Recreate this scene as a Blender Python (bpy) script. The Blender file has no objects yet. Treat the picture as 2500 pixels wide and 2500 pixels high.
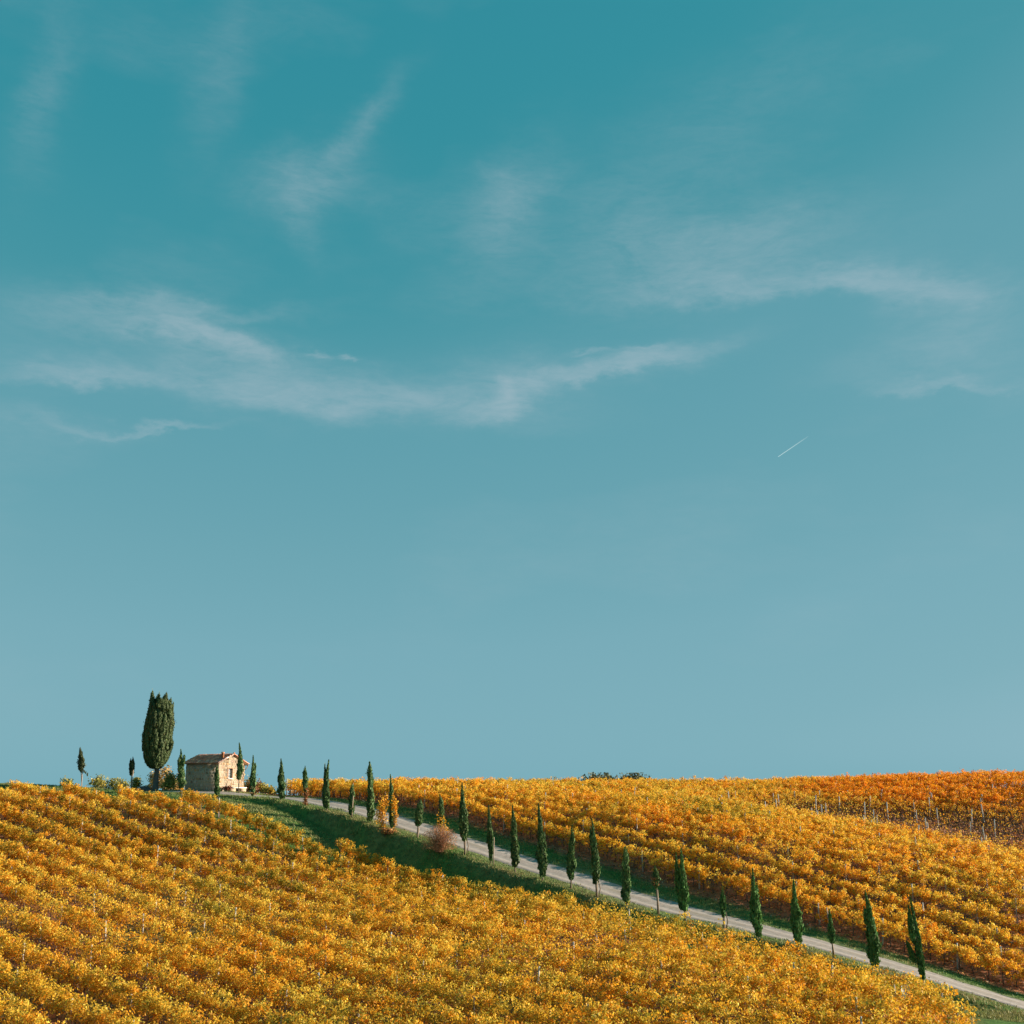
import bpy, math, random
import numpy as np
from mathutils import Vector, Matrix

random.seed(7)
rng = np.random.default_rng(11)
scene = bpy.context.scene
COL = scene.collection
R = math.radians

# ------------------------------------------------------------------ camera
F = 2900.0                       # focal length in photo pixels (2500 px wide)
PITCH = math.atan(710.0 / F)     # level horizon would lie at photo row 1960
CAMZ = 14.0
cam_data = bpy.data.cameras.new('camera')
cam_data.sensor_width = 36.0
cam_data.lens = 36.0 * F / 2500.0
cam_data.clip_start = 0.5
cam_data.clip_end = 60000.0
cam = bpy.data.objects.new('camera', cam_data)
COL.objects.link(cam)
cam.location = (0, 0, CAMZ)
cam.rotation_euler = (math.pi / 2 + PITCH, 0, 0)
scene.camera = cam

# ------------------------------------------------------------------ light
SUN_AZ = R(5)       # angle of the sun's bearing from +X towards +Y
SUN_EL = R(15.5)
sun_dir = Vector((math.cos(SUN_EL) * math.cos(SUN_AZ), math.cos(SUN_EL) * math.sin(SUN_AZ), math.sin(SUN_EL)))
sd = bpy.data.lights.new('sun', 'SUN')
sd.energy = 5.0
sd.angle = R(0.5)
sd.color = (1.0, 0.86, 0.68)
so = bpy.data.objects.new('sun', sd)
COL.objects.link(so)
so.location = (60, 60, 80)
so.rotation_euler = sun_dir.to_track_quat('Z', 'Y').to_euler()

scene.view_settings.view_transform = 'Standard'
scene.view_settings.look = 'None'
EXPO = 1.15
scene.view_settings.exposure = EXPO
scene.view_settings.gamma = 1.0
scene.view_settings.use_curve_mapping = False

# ------------------------------------------------------------------ world
world = bpy.data.worlds.new('World')
scene.world = world
world.use_nodes = True
wt = world.node_tree
for n in list(wt.nodes):
    wt.nodes.remove(n)
WN = wt.nodes.new
WL = wt.links.new


def wmath(op, a, b=None, c=None, clamp=False):
    n = WN('ShaderNodeMath'); n.operation = op; n.use_clamp = clamp
    for i, v in enumerate((a, b, c)):
        if v is None:
            continue
        if isinstance(v, (int, float)):
            n.inputs[i].default_value = v
        else:
            WL(v, n.inputs[i])
    return n.outputs[0]


sky = WN('ShaderNodeTexSky')
sky.sky_type = 'NISHITA'
sky.sun_disc = False
sky.sun_elevation = SUN_EL
sky.sun_rotation = math.pi / 2 - SUN_AZ
sky.altitude = 300
sky.air_density = 1.0
sky.dust_density = 0.6
sky.ozone_density = 1.0
# teal colour grade of the picture: the sky's own brightness picks the tone, over the whole sky alike
sep = WN('ShaderNodeSeparateColor'); WL(sky.outputs[0], sep.inputs[0])
ramp = WN('ShaderNodeValToRGB')
SKY_MAX = 8.0


def lin(c):
    c = c / 255.0
    return c / 12.92 if c <= 0.04045 else ((c + 0.055) / 1.055) ** 2.4


STOPS = [(0.8, (40, 134, 152)), (1.45, (54, 143, 158)), (1.8, (70, 149, 163)), (2.1, (94, 158, 172)), (3.0, (110, 166, 179)), (3.9, (121, 172, 185)), (5.2, (128, 176, 188)), (6.3, (140, 182, 194)), (8.0, (160, 193, 202))]
els = ramp.color_ramp.elements
while len(els) < len(STOPS):
    els.new(0.5)
for e_, (lv, c_) in zip(els, STOPS):
    e_.position = lv / SKY_MAX
for e_, (lv, c_) in zip(els, STOPS):
    e_.color = (*[lin(v_) for v_ in c_], 1)
WL(wmath('DIVIDE', sep.outputs[1], SKY_MAX), ramp.inputs[0])
SKY_STRENGTH = 0.10
comb = WN('ShaderNodeVectorMath'); comb.operation = 'SCALE'
WL(ramp.outputs[0], comb.inputs[0]); comb.inputs[3].default_value = 1.0 / (SKY_STRENGTH * 2 ** EXPO)

tc = WN('ShaderNodeTexCoord')
sxyz = WN('ShaderNodeSeparateXYZ'); WL(tc.outputs['Generated'], sxyz.inputs[0])
az = wmath('ARCTAN2', sxyz.outputs[0], sxyz.outputs[1])
el = wmath('ARCSINE', sxyz.outputs[2])
azel = WN('ShaderNodeCombineXYZ'); WL(az, azel.inputs[0]); WL(el, azel.inputs[1])


def pix_dir(px, py):
    cp, sp = math.cos(PITCH), math.sin(PITCH)
    u = 1250.0 - py
    return np.array([px - 1250.0, F * cp - u * sp, F * sp + u * cp])


def pix_azel(px, py):
    d = pix_dir(px, py); d = d / np.linalg.norm(d)
    return math.atan2(d[0], d[1]), math.asin(d[2])


def wnoise(scale, detail=6, rough=0.6, warp=0.0, loc=(0, 0, 0), rot=0.0, stretch=(1, 1, 1), dist=0.0):
    m = WN('ShaderNodeMapping'); WL(azel.outputs[0], m.inputs[0])
    m.inputs['Location'].default_value = loc
    m.inputs['Rotation'].default_value = (0, 0, rot)
    m.inputs['Scale'].default_value = stretch
    n = WN('ShaderNodeTexNoise'); WL(m.outputs[0], n.inputs['Vector'])
    n.inputs['Scale'].default_value = scale
    n.inputs['Detail'].default_value = detail
    n.inputs['Roughness'].default_value = rough
    n.inputs['Distortion'].default_value = dist
    return n


# warped direction so that cloud edges are ragged
wn = wnoise(13.0, 6, 0.62, loc=(3, 1, 0), stretch=(1, 2.0, 1))
vs = WN('ShaderNodeVectorMath'); vs.operation = 'SUBTRACT'; WL(wn.outputs['Color'], vs.inputs[0]); vs.inputs[1].default_value = (0.5, 0.5, 0.5)
vm = WN('ShaderNodeVectorMath'); vm.operation = 'SCALE'; WL(vs.outputs[0], vm.inputs[0]); vm.inputs[3].default_value = 0.055
va = WN('ShaderNodeVectorMath'); va.operation = 'ADD'; WL(azel.outputs[0], va.inputs[0]); WL(vm.outputs[0], va.inputs[1])
warped = va.outputs[0]

# cirrus patches: photo px centre, half-length, half-width (px), tilt (deg, + = rising to the right), strength
PATCH = [   # last entry 1 = crisp lower edge
    (510, 828, 120, 36, -14, 1.25, 0), (610, 850, 70, 22, -14, 0.6, 0), (410, 796, 80, 12, -6, 0.6, 0), (530, 840, 210, 50, -8, 0.35, 0),
    (765, 866, 34, 9, -6, 0.8, 0), (848, 872, 26, 8, -4, 0.8, 0),
    (190, 925, 170, 30, 3, 0.75, 1), (560, 940, 380, 60, -3, 0.42, 1), (900, 985, 360, 62, -2, 0.50, 1),
    (1250, 985, 120, 34, 18, 0.80, 1), (1228, 955, 30, 18, 10, 0.85, 0), (1480, 905, 240, 26, 9, 0.80, 1), (1640, 870, 170, 36, 9, 0.42, 0),
    (1190, 930, 220, 70, 10, 0.36, 0), (1440, 860, 50, 8, 5, 0.5, 0), (1560, 855, 60, 8, 4, 0.5, 0),
    (740, 440, 150, 70, 8, 0.48, 0), (880, 320, 150, 34, 48, 0.36, 0), (740, 520, 110, 40, -75, 0.24, 0),
    (1250, 460, 130, 80, 40, 0.44, 0), (1230, 580, 120, 80, 60, 0.28, 0),
    (1800, 700, 300, 40, -1, 0.58, 1), (2130, 690, 200, 36, -5, 0.70, 1), (2330, 725, 140, 44, -8, 0.75, 1), (1800, 600, 260, 80, 8, 0.40, 0), (1560, 560, 160, 80, 0, 0.26, 0), (2330, 790, 140, 60, -8, 0.30, 0),
    (250, 750, 220, 50, 8, 0.46, 0), (480, 752, 260, 20, 2, 0.36, 0), (110, 240, 50, 150, -8, 0.30, 0), (530, 200, 60, 170, -15, 0.20, 0),
    (380, 1045, 150, 12, 7, 0.55, 1), (150, 1030, 130, 18, -4, 0.30, 0), (2330, 935, 160, 18, -4, 0.52, 1), (2250, 870, 220, 60, 0, 0.26, 0),
    (1750, 300, 420, 120, 18, 0.14, 0), (800, 960, 520, 55, -2, 0.24, 0), (1700, 640, 480, 110, 4, 0.20, 0),
]
acc = None
for (px, py, rx, ry, tilt, amp, crisp) in PATCH:
    a0, e0 = pix_azel(px, py)
    m = WN('ShaderNodeMapping'); m.vector_type = 'TEXTURE'
    WL(warped, m.inputs[0])
    m.inputs['Location'].default_value = (a0, e0, 0)
    m.inputs['Rotation'].default_value = (0, 0, R(tilt))
    m.inputs['Scale'].default_value = (rx / F, ry / F, 1)
    ln = WN('ShaderNodeVectorMath'); ln.operation = 'DOT_PRODUCT'
    WL(m.outputs[0], ln.inputs[0]); WL(m.outputs[0], ln.inputs[1])
    g = wmath('POWER', 2.718, wmath('MULTIPLY', ln.outputs['Value'], -1.1))
    g = wmath('MULTIPLY', g, amp)
    if crisp:
        sx_ = WN('ShaderNodeSeparateXYZ'); WL(m.outputs[0], sx_.inputs[0])
        g = wmath('MULTIPLY', g, wmath('MULTIPLY_ADD', sx_.outputs[1], 1.15, 1.2, clamp=True))
    acc = g if acc is None else wmath('ADD', acc, g)
# thin cirrus that goes on over the whole sky
gen = wnoise(3.0, 4, 0.55, loc=(7, 2, 0), stretch=(1, 2.5, 1))
gm = wmath('MULTIPLY', wmath('SUBTRACT', gen.outputs['Fac'], 0.52, clamp=True), 0.9)
acc = wmath('ADD', acc, gm)
fine = wnoise(16.0, 9, 0.68, rot=R(-22), stretch=(1, 2.6, 1), dist=0.9)
fine2 = wnoise(48.0, 8, 0.68, rot=R(38), loc=(4, 4, 0), stretch=(1, 4.5, 1), dist=0.5)
mod = wmath('ADD', wmath('MULTIPLY', fine.outputs['Fac'], 1.7), wmath('MULTIPLY', fine2.outputs['Fac'], 1.1))
mod = wmath('SUBTRACT', mod, 0.62)
cl = wmath('MULTIPLY', acc, wmath('MAXIMUM', mod, 0.0))
cl = wmath('SUBTRACT', 1.0, wmath('POWER', 2.718, wmath('MULTIPLY', cl, -1.0)))
cl = wmath('MULTIPLY', cl, 0.60)
up = wmath('MULTIPLY', sxyz.outputs[2], 6.0, clamp=True)
cl = wmath('MULTIPLY', cl, up)
mixc = WN('ShaderNodeMix'); mixc.data_type = 'RGBA'
WL(cl, mixc.inputs[0]); WL(comb.outputs[0], mixc.inputs[6])
mixc.inputs[7].default_value = (*[lin(v_) / (SKY_STRENGTH * 2 ** EXPO) for v_ in (186, 198, 207)], 1)
bg = WN('ShaderNodeBackground'); WL(mixc.outputs[2], bg.inputs[0]); bg.inputs[1].default_value = SKY_STRENGTH
wo = WN('ShaderNodeOutputWorld'); WL(bg.outputs[0], wo.inputs[0])

# ------------------------------------------------------------------ helpers
def pix(px, py, Y):
    """world point on the ray of a photo pixel at ground distance Y (camera relative z)"""
    d = pix_dir(px, py)
    return d * (Y / d[1])


def smooth(a, b, x):
    t = np.clip((x - a) / (b - a), 0, 1)
    return t * t * (3 - 2 * t)


_lat = rng.random((256, 256))


def vnoise(x, y, s=1.0, o=0.0):
    x = np.asarray(x, float) / s + o; y = np.asarray(y, float) / s + o * 1.7
    xi = np.floor(x).astype(int); yi = np.floor(y).astype(int)
    fx = x - xi; fy = y - yi
    fx = fx * fx * (3 - 2 * fx); fy = fy * fy * (3 - 2 * fy)
    g = lambda a, b: _lat[a % 256, b % 256]
    return (g(xi, yi) * (1 - fx) * (1 - fy) + g(xi + 1, yi) * fx * (1 - fy) + g(xi, yi + 1) * (1 - fx) * fy + g(xi + 1, yi + 1) * fx * fy)


def fbm(x, y, s, o=0.0, n=3):
    v = 0; a = 1; t = 0
    for i in range(n):
        v = v + a * vnoise(x, y, s / 2 ** i, o + i * 13.3); t += a; a *= 0.55
    return v / t


def mesh_np(name, verts, faces, mats=(), colors=None, smooth_shade=False):
    """verts (n,3); faces: (m,3) or (m,4) array, or list of such arrays"""
    me = bpy.data.meshes.new(name)
    verts = np.asarray(verts, np.float32)
    fl = faces if isinstance(faces, list) else [faces]
    fl = [np.asarray(f, np.int32) for f in fl if len(f)]
    loops = np.concatenate([f.ravel() for f in fl])
    tot = np.concatenate([np.full(len(f), f.shape[1], np.int32) for f in fl])
    start = np.concatenate([[0], np.cumsum(tot)[:-1]]).astype(np.int32)
    me.vertices.add(len(verts)); me.vertices.foreach_set('co', verts.ravel())
    me.loops.add(len(loops)); me.loops.foreach_set('vertex_index', loops)
    me.polygons.add(len(tot)); me.polygons.foreach_set('loop_start', start)
    try:
        me.polygons.foreach_set('loop_total', tot)
    except Exception:
        pass
    if smooth_shade:
        me.polygons.foreach_set('use_smooth', np.ones(len(tot), bool))
    me.update(calc_edges=True)
    me.validate()
    if colors is not None:
        at = me.color_attributes.new('tint', 'FLOAT_COLOR', 'POINT')
        c = np.ones((len(verts), 4), np.float32); c[:, :3] = colors
        at.data.foreach_set('color', c.ravel())
    for m in mats:
        me.materials.append(m)
    return me


def add_obj(name, me, parent=None, loc=(0, 0, 0), **props):
    o = bpy.data.objects.new(name, me)
    COL.objects.link(o)
    o.location = loc
    if parent is not None:
        o.parent = parent
    for k, v in props.items():
        o[k] = v
    return o


def thing(name, loc, label, category, group=None):
    o = bpy.data.objects.new(name, None)
    COL.objects.link(o)
    o.empty_display_size = 0.3
    o.location = loc
    o['label'] = label; o['category'] = category
    if group:
        o['group'] = group
    return o


class Geo:
    def __init__(s):
        s.v = []; s.t = []; s.q = []; s.c = []; s.n = 0

    def add(s, v, q=None, t=None, c=None):
        v = np.asarray(v, float).reshape(-1, 3)
        if q is not None and len(q):
            s.q.append(np.asarray(q, int) + s.n)
        if t is not None and len(t):
            s.t.append(np.asarray(t, int) + s.n)
        s.v.append(v); s.n += len(v)
        if c is not None:
            c = np.asarray(c, float)
            s.c.append(np.broadcast_to(c, (len(v), 3)) if c.ndim == 1 else c)
        return s

    def box(s, x0, x1, y0, y1, z0, z1, c=None):
        v = [(x, y, z) for z in (z0, z1) for y in (y0, y1) for x in (x0, x1)]
        q = [(0, 2, 3, 1), (4, 5, 7, 6), (0, 1, 5, 4), (2, 6, 7, 3), (0, 4, 6, 2), (1, 3, 7, 5)]
        return s.add(v, q, c=c)

    def tube(s, pts, rad, n=8, c=None, cap=True):
        pts = np.asarray(pts, float); k = len(pts)
        rad = np.broadcast_to(np.asarray(rad, float), (k,))
        tan = np.gradient(pts, axis=0)
        tan /= np.linalg.norm(tan, axis=1)[:, None] + 1e-9
        vs_ = []
        ref = np.array([1.0, 0.0, 0.0]) if abs(tan[0][0]) < 0.9 else np.array([0, 1.0, 0])
        for i in range(k):
            a = np.cross(tan[i], ref); a /= np.linalg.norm(a) + 1e-9
            b = np.cross(tan[i], a)
            for j in range(n):
                th = 2 * math.pi * j / n
                vs_.append(pts[i] + rad[i] * (a * math.cos(th) + b * math.sin(th)))
        q = [(i * n + j, i * n + (j + 1) % n, (i + 1) * n + (j + 1) % n, (i + 1) * n + j) for i in range(k - 1) for j in range(n)]
        t = []
        if cap:
            vs_ += [pts[0], pts[-1]]
            t = [(k * n, (j + 1) % n, j) for j in range(n)] + [(k * n + 1, (k - 1) * n + j, (k - 1) * n + (j + 1) % n) for j in range(n)]
        return s.add(vs_, q, t, c)

    def mesh(s, name, mats, smooth_shade=False):
        fl = []
        if s.q: fl.append(np.concatenate(s.q))
        if s.t: fl.append(np.concatenate(s.t))
        col = np.concatenate(s.c) if s.c else None
        return mesh_np(name, np.concatenate(s.v), fl, mats, col, smooth_shade)


def leaf_cards(p, nrm, size, aspect=1.0, fold=0.25, updir=None):
    """folded four-cornered leaves: p (n,3) centres, nrm (n,3), size (n,) half length"""
    n = len(p)
    nrm = nrm / (np.linalg.norm(nrm, axis=1)[:, None] + 1e-9)
    r = rng.normal(size=(n, 3)) if updir is None else updir
    a = np.cross(nrm, r); a /= np.linalg.norm(a, axis=1)[:, None] + 1e-9
    b = np.cross(nrm, a)
    s = size[:, None]
    v = np.empty((n, 4, 3))
    v[:, 0] = p - b * s
    v[:, 1] = p + a * s * aspect + nrm * s * fold
    v[:, 2] = p + b * s
    v[:, 3] = p - a * s * aspect + nrm * s * fold
    f = np.arange(n * 4).reshape(n, 4)
    t = np.concatenate([f[:, [0, 1, 2]], f[:, [0, 2, 3]]])
    return v.reshape(-1, 3), t


def leaf_tris(p, nrm, size):
    """small three-cornered leaves for foliage seen from far off"""
    n = len(p)
    nrm = nrm / (np.linalg.norm(nrm, axis=1)[:, None] + 1e-9)
    a = np.cross(nrm, rng.normal(size=(n, 3))); a /= np.linalg.norm(a, axis=1)[:, None] + 1e-9
    b = np.cross(nrm, a)
    s = size[:, None]
    v = np.empty((n, 3, 3))
    v[:, 0] = p + a * s * 1.1
    v[:, 1] = p - a * s * 0.6 + b * s * 0.95
    v[:, 2] = p - a * s * 0.6 - b * s * 0.95
    return v.reshape(-1, 3), np.arange(n * 3).reshape(n, 3)


# ------------------------------------------------------------------ materials
def new_mat(name):
    m = bpy.data.materials.new(name); m.use_nodes = True
    nt = m.node_tree
    b = nt.nodes['Principled BSDF']
    return m, nt, b


def foliage_mat(name, trans=0.3, rough=0.6, gain=1.0):
    m, nt, b = new_mat(name)
    at = nt.nodes.new('ShaderNodeAttribute'); at.attribute_name = 'tint'
    b.inputs['Roughness'].default_value = rough
    b.inputs['Specular IOR Level'].default_value = 0.25
    nt.links.new(at.outputs['Color'], b.inputs['Base Color'])
    if trans > 0:
        tr = nt.nodes.new('ShaderNodeBsdfTranslucent'); nt.links.new(at.outputs['Color'], tr.inputs[0])
        mx = nt.nodes.new('ShaderNodeMixShader'); mx.inputs[0].default_value = trans
        nt.links.new(b.outputs[0], mx.inputs[1]); nt.links.new(tr.outputs[0], mx.inputs[2])
        nt.links.new(mx.outputs[0], nt.nodes['Material Output'].inputs[0])
    return m


def noisy_mat(name, c1, c2, scale=8.0, rough=0.85, detail=6, bump=0.3, c3=None, spec=0.2, stretch=(1, 1, 1), bump_dist=0.02):
    m, nt, b = new_mat(name)
    tcn = nt.nodes.new('ShaderNodeTexCoord')
    mp = nt.nodes.new('ShaderNodeMapping'); mp.inputs['Scale'].default_value = stretch
    nt.links.new(tcn.outputs['Object'], mp.inputs[0])
    n1 = nt.nodes.new('ShaderNodeTexNoise'); n1.inputs['Scale'].default_value = scale; n1.inputs['Detail'].default_value = detail
    n1.inputs['Roughness'].default_value = 0.65
    nt.links.new(mp.outputs[0], n1.inputs['Vector'])
    cr = nt.nodes.new('ShaderNodeValToRGB')
    cr.color_ramp.elements[0].position = 0.3; cr.color_ramp.elements[0].color = (*c1, 1)
    cr.color_ramp.elements[1].position = 0.7; cr.color_ramp.elements[1].color = (*c2, 1)
    if c3:
        e = cr.color_ramp.elements.new(0.5); e.color = (*c3, 1)
    nt.links.new(n1.outputs['Fac'], cr.inputs[0])
    nt.links.new(cr.outputs[0], b.inputs['Base Color'])
    b.inputs['Roughness'].default_value = rough
    b.inputs['Specular IOR Level'].default_value = spec
    if bump:
        bp = nt.nodes.new('ShaderNodeBump'); bp.inputs['Strength'].default_value = bump; bp.inputs['Distance'].default_value = bump_dist
        nt.links.new(n1.outputs['Fac'], bp.inputs['Height']); nt.links.new(bp.outputs[0], b.inputs['Normal'])
    return m


M_LEAF = foliage_mat('vine_leaf', 0.42, 0.55)
M_SHRUB = foliage_mat('shrub_leaf', 0.25, 0.6)
M_CYP = foliage_mat('cypress_spray', 0.10, 0.65)
M_GRASS = foliage_mat('grass_blade', 0.25, 0.6)
M_LITTER = foliage_mat('fallen_leaf', 0.05, 0.8)
M_POST = noisy_mat('weathered_post', (0.30, 0.28, 0.26), (0.55, 0.52, 0.48), 9, 0.9, stretch=(1, 1, 0.25))
M_BARK = noisy_mat('bark', (0.10, 0.075, 0.055), (0.22, 0.17, 0.13), 14, 0.95, stretch=(1, 1, 0.2))
M_BARK_GREY = noisy_mat('grey_bark', (0.075, 0.07, 0.062), (0.16, 0.145, 0.125), 9, 0.95, stretch=(1, 1, 0.2), bump=0.6, bump_dist=0.05)
M_STEM = noisy_mat('vine_bark', (0.07, 0.045, 0.035), (0.18, 0.12, 0.09), 18, 0.95, stretch=(1, 1, 0.3))
M_STAKE = noisy_mat('stake_wood', (0.34, 0.24, 0.17), (0.52, 0.40, 0.30), 10, 0.85, stretch=(1, 1, 0.15))

# ground: zone colours come from an attribute, grain from noise
M_GROUND, gnt, gb = new_mat('ground')
gat = gnt.nodes.new('ShaderNodeAttribute'); gat.attribute_name = 'tint'
gtc = gnt.nodes.new('ShaderNodeTexCoord')
gn1 = gnt.nodes.new('ShaderNodeTexNoise'); gn1.inputs['Scale'].default_value = 1.7; gn1.inputs['Detail'].default_value = 8; gn1.inputs['Roughness'].default_value = 0.72
gnt.links.new(gtc.outputs['Object'], gn1.inputs['Vector'])
gn2 = gnt.nodes.new('ShaderNodeTexNoise'); gn2.inputs['Scale'].default_value = 9.0; gn2.inputs['Detail'].default_value = 5
gnt.links.new(gtc.outputs['Object'], gn2.inputs['Vector'])
gr = gnt.nodes.new('ShaderNodeValToRGB')
gr.color_ramp.elements[0].position = 0.28; gr.color_ramp.elements[0].color = (0.45, 0.45, 0.45, 1)
gr.color_ramp.elements[1].position = 0.72; gr.color_ramp.elements[1].color = (1.55, 1.5, 1.4, 1)
gnt.links.new(gn1.outputs['Fac'], gr.inputs[0])
gmx = gnt.nodes.new('ShaderNodeMix'); gmx.data_type = 'RGBA'; gmx.blend_type = 'MULTIPLY'; gmx.inputs[0].default_value = 1.0
gnt.links.new(gat.outputs['Color'], gmx.inputs[6]); gnt.links.new(gr.outputs[0], gmx.inputs[7])
gnt.links.new(gmx.outputs[2], gb.inputs['Base Color'])
gb.inputs['Roughness'].default_value = 0.95
gb.inputs['Specular IOR Level'].default_value = 0.1
gbp = gnt.nodes.new('ShaderNodeBump'); gbp.inputs['Strength'].default_value = 0.6; gbp.inputs['Distance'].default_value = 0.08
gnt.links.new(gn2.outputs['Fac'], gbp.inputs['Height']); gnt.links.new(gbp.outputs[0], gb.inputs['Normal'])

# ------------------------------------------------------------------ the road line and the ground surface
P29 = pix(2254, 2397, 70.0)
P6 = pix(617, 1946, 110.0)
LD = (P6 - P29)[:2]; LLEN = np.linalg.norm(LD); LD = LD / LLEN     # along the tree line, uphill to the left
LN = np.array([LD[1], -LD[0]])
if LN[1] < 0:
    LN = -LN                                                        # across, away from the camera
TREE_W = -2.7


def on_line(px, py, w):
    """point of the ray of a photo pixel on the vertical plane at offset w from the road centre"""
    d = pix_dir(px, py)
    p0 = P29[:2] + LN * (w - TREE_W)
    t = np.dot(p0, LN) / np.dot(d[:2], LN)
    return d * t


def line_uw(x, y):
    q = np.stack([np.asarray(x, float) - P29[0], np.asarray(y, float) - P29[1]], -1)
    return q @ LD, q @ LN + TREE_W


# road centre in plan: straight along the trees, bending left in front of the cottage
c0 = P29[:2] + LN * (-TREE_W)
ctr = [c0 + LD * s for s in np.linspace(-60, LLEN - 3, 40)]
bend = [c0 + LD * (LLEN - 3), c0 + LD * (LLEN + 2.2), pix(455, 1933, 114.6)[:2], pix(300, 1930, 118.5)[:2]]
for i in range(1, 13):
    t = i / 12.0
    b = (1 - t) ** 3 * bend[0] + 3 * (1 - t) ** 2 * t * bend[1] + 3 * (1 - t) * t * t * bend[2] + t ** 3 * bend[3]
    ctr.append(b)
last = ctr[-1]; ldir = (ctr[-1] - ctr[-2]); ldir /= np.linalg.norm(ldir)
for s in (5, 10, 20, 40, 80):
    ctr.append(last + ldir * s + np.array([0, s * s * 0.002]))
CTR = np.array(ctr)
_seg = np.linalg.norm(np.diff(CTR, axis=0), axis=1)
CTRS = np.concatenate([[0], np.cumsum(_seg)])


def road_w(x, y):
    """signed distance to the road centre, positive on the far side"""
    x = np.asarray(x, float).ravel(); y = np.asarray(y, float).ravel()
    best = np.full(x.shape, 1e9); sgn = np.ones(x.shape)
    for a, b in zip(CTR[:-1], CTR[1:]):
        ab = b - a; L2 = ab @ ab
        t = np.clip(((x - a[0]) * ab[0] + (y - a[1]) * ab[1]) / L2, 0, 1)
        dx = x - a[0] - t * ab[0]; dy = y - a[1] - t * ab[1]
        d = np.hypot(dx, dy)
        cr = ab[0] * (y - a[1]) - ab[1] * (x - a[0])
        m = d < best
        best[m] = d[m]; sgn[m] = np.where(cr[m] < 0, 1.0, -1.0)
    return best * sgn


TREES = [  # base px, top px, crown-bottom py, crown width px
    (200.5, 1935, 195.5, 1824, 1884, 14), (320, 1934, 322, 1848, 1893, 11), (443, 1937, 441.5, 1829, 1924, 16),
    (531, 1948, 530, 1869, 1944, 11), (583, 1934, 584, 1813, 1902, 12), (617, 1946, 618, 1844, 1941, 12),
    (687, 1953, 686, 1852, 1948, 15), (746, 1968, 745, 1870, 1934, 11), (798, 1978, 800, 1855, 1972, 17),
    (858, 1994, 860, 1912, 1990, 13), (904, 2010, 902, 1859, 2004, 15), (957, 2027, 953, 1891, 2018, 11),
    (1018, 2046, 1027, 1952, 2016, 16), (1076, 2082, 1074, 1940, 2030, 13), (1135, 2085, 1128, 1911, 2052, 21),
    (1199, 2109, 1193, 1966, 2101, 12), (1258, 2129, 1251, 1967, 2115, 19), (1325, 2146, 1314, 1961, 2140, 22),
    (1394, 2168, 1397, 2015, 2146, 19), (1457, 2190, 1445, 1999, 2157, 18), (1530, 2210, 1527, 2067, 2203, 19),
    (1607, 2237, 1599, 2113, 2168, 14), (1674, 2249, 1659, 2071, 2222, 26), (1767, 2267, 1764, 2166, 2238, 12),
    (1853, 2291, 1838, 2121, 2284, 22), (1950, 2310, 1937, 2149, 2302, 22), (2035, 2338, 2024, 2218, 2302, 14),
    (2136, 2368, 2112, 2175, 2358, 27), (2254, 2397, 2222, 2189, 2390, 24)]
TREE_Y = {0: 119, 1: 117, 2: 112.5, 3: 108.0, 4: 114.8}
TREE_P = []
for i, t in enumerate(TREES):
    TREE_P.append(pix(t[0], t[1], TREE_Y[i]) if i in TREE_Y else on_line(t[0], t[1], TREE_W))

# ground points of the far side (road, verge, right hillside, hilltop), camera-relative
VP = [TREE_P[i] for i in (5, 6, 7, 8, 9, 10, 11, 12, 14, 15, 16, 17, 18, 19, 20, 22, 23, 24, 25, 26, 27, 28)]
VP += [on_line(px, py, 1.5) for px, py in [(762, 1949), (870, 1966), (1000, 1999), (1145, 2044), (1212, 2065), (1334, 2105), (1500, 2157), (1595, 2187), (1683, 2211), (1760, 2231), (1955, 2281), (2146, 2334), (2254, 2366), (2421, 2419)]]
VP += [on_line(px, py, 5.0) for px, py in [(900, 1953), (1005, 1966), (1116, 1992), (1179, 2013), (1241, 2034), (1400, 2075), (1592, 2137), (1753, 2186), (2036, 2270), (2200, 2322), (2353, 2372), (2500, 2420)]]
VP += [pix(*a) for a in [
    (700, 1948, 117), (900, 1947, 121), (1200, 1946, 124), (1500, 1944, 125), (1800, 1942, 125), (2100, 1938, 123), (2421, 1936, 119), (2650, 1935, 116),
    (1200, 1985, 104), (1500, 2022, 99), (1500, 1975, 110), (1800, 2090, 92), (1800, 2000, 107), (2000, 2125, 90), (2000, 2010, 108),
    (2421, 2215, 84), (2421, 2065, 101), (2700, 2300, 80), (2700, 2080, 99),
    (531, 1932, 115.6), (600, 1933.5, 118), (450, 1931, 117), (378, 1931, 119), (199, 1935, 119), (60, 1936, 122), (-150, 1936, 124),
    (531, 1946, 109), (440, 1938, 112), (620, 1940, 114)]]
VP += [np.array(a, float) for a in [(-80, 150, -1), (-40, 150, -1.0), (0, 155, -2.5), (40, 155, -1.5), (80, 150, -1.5), (-40, 200, -9), (40, 200, -9), (110, 130, 0), (-100, 125, 0)]]
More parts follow.
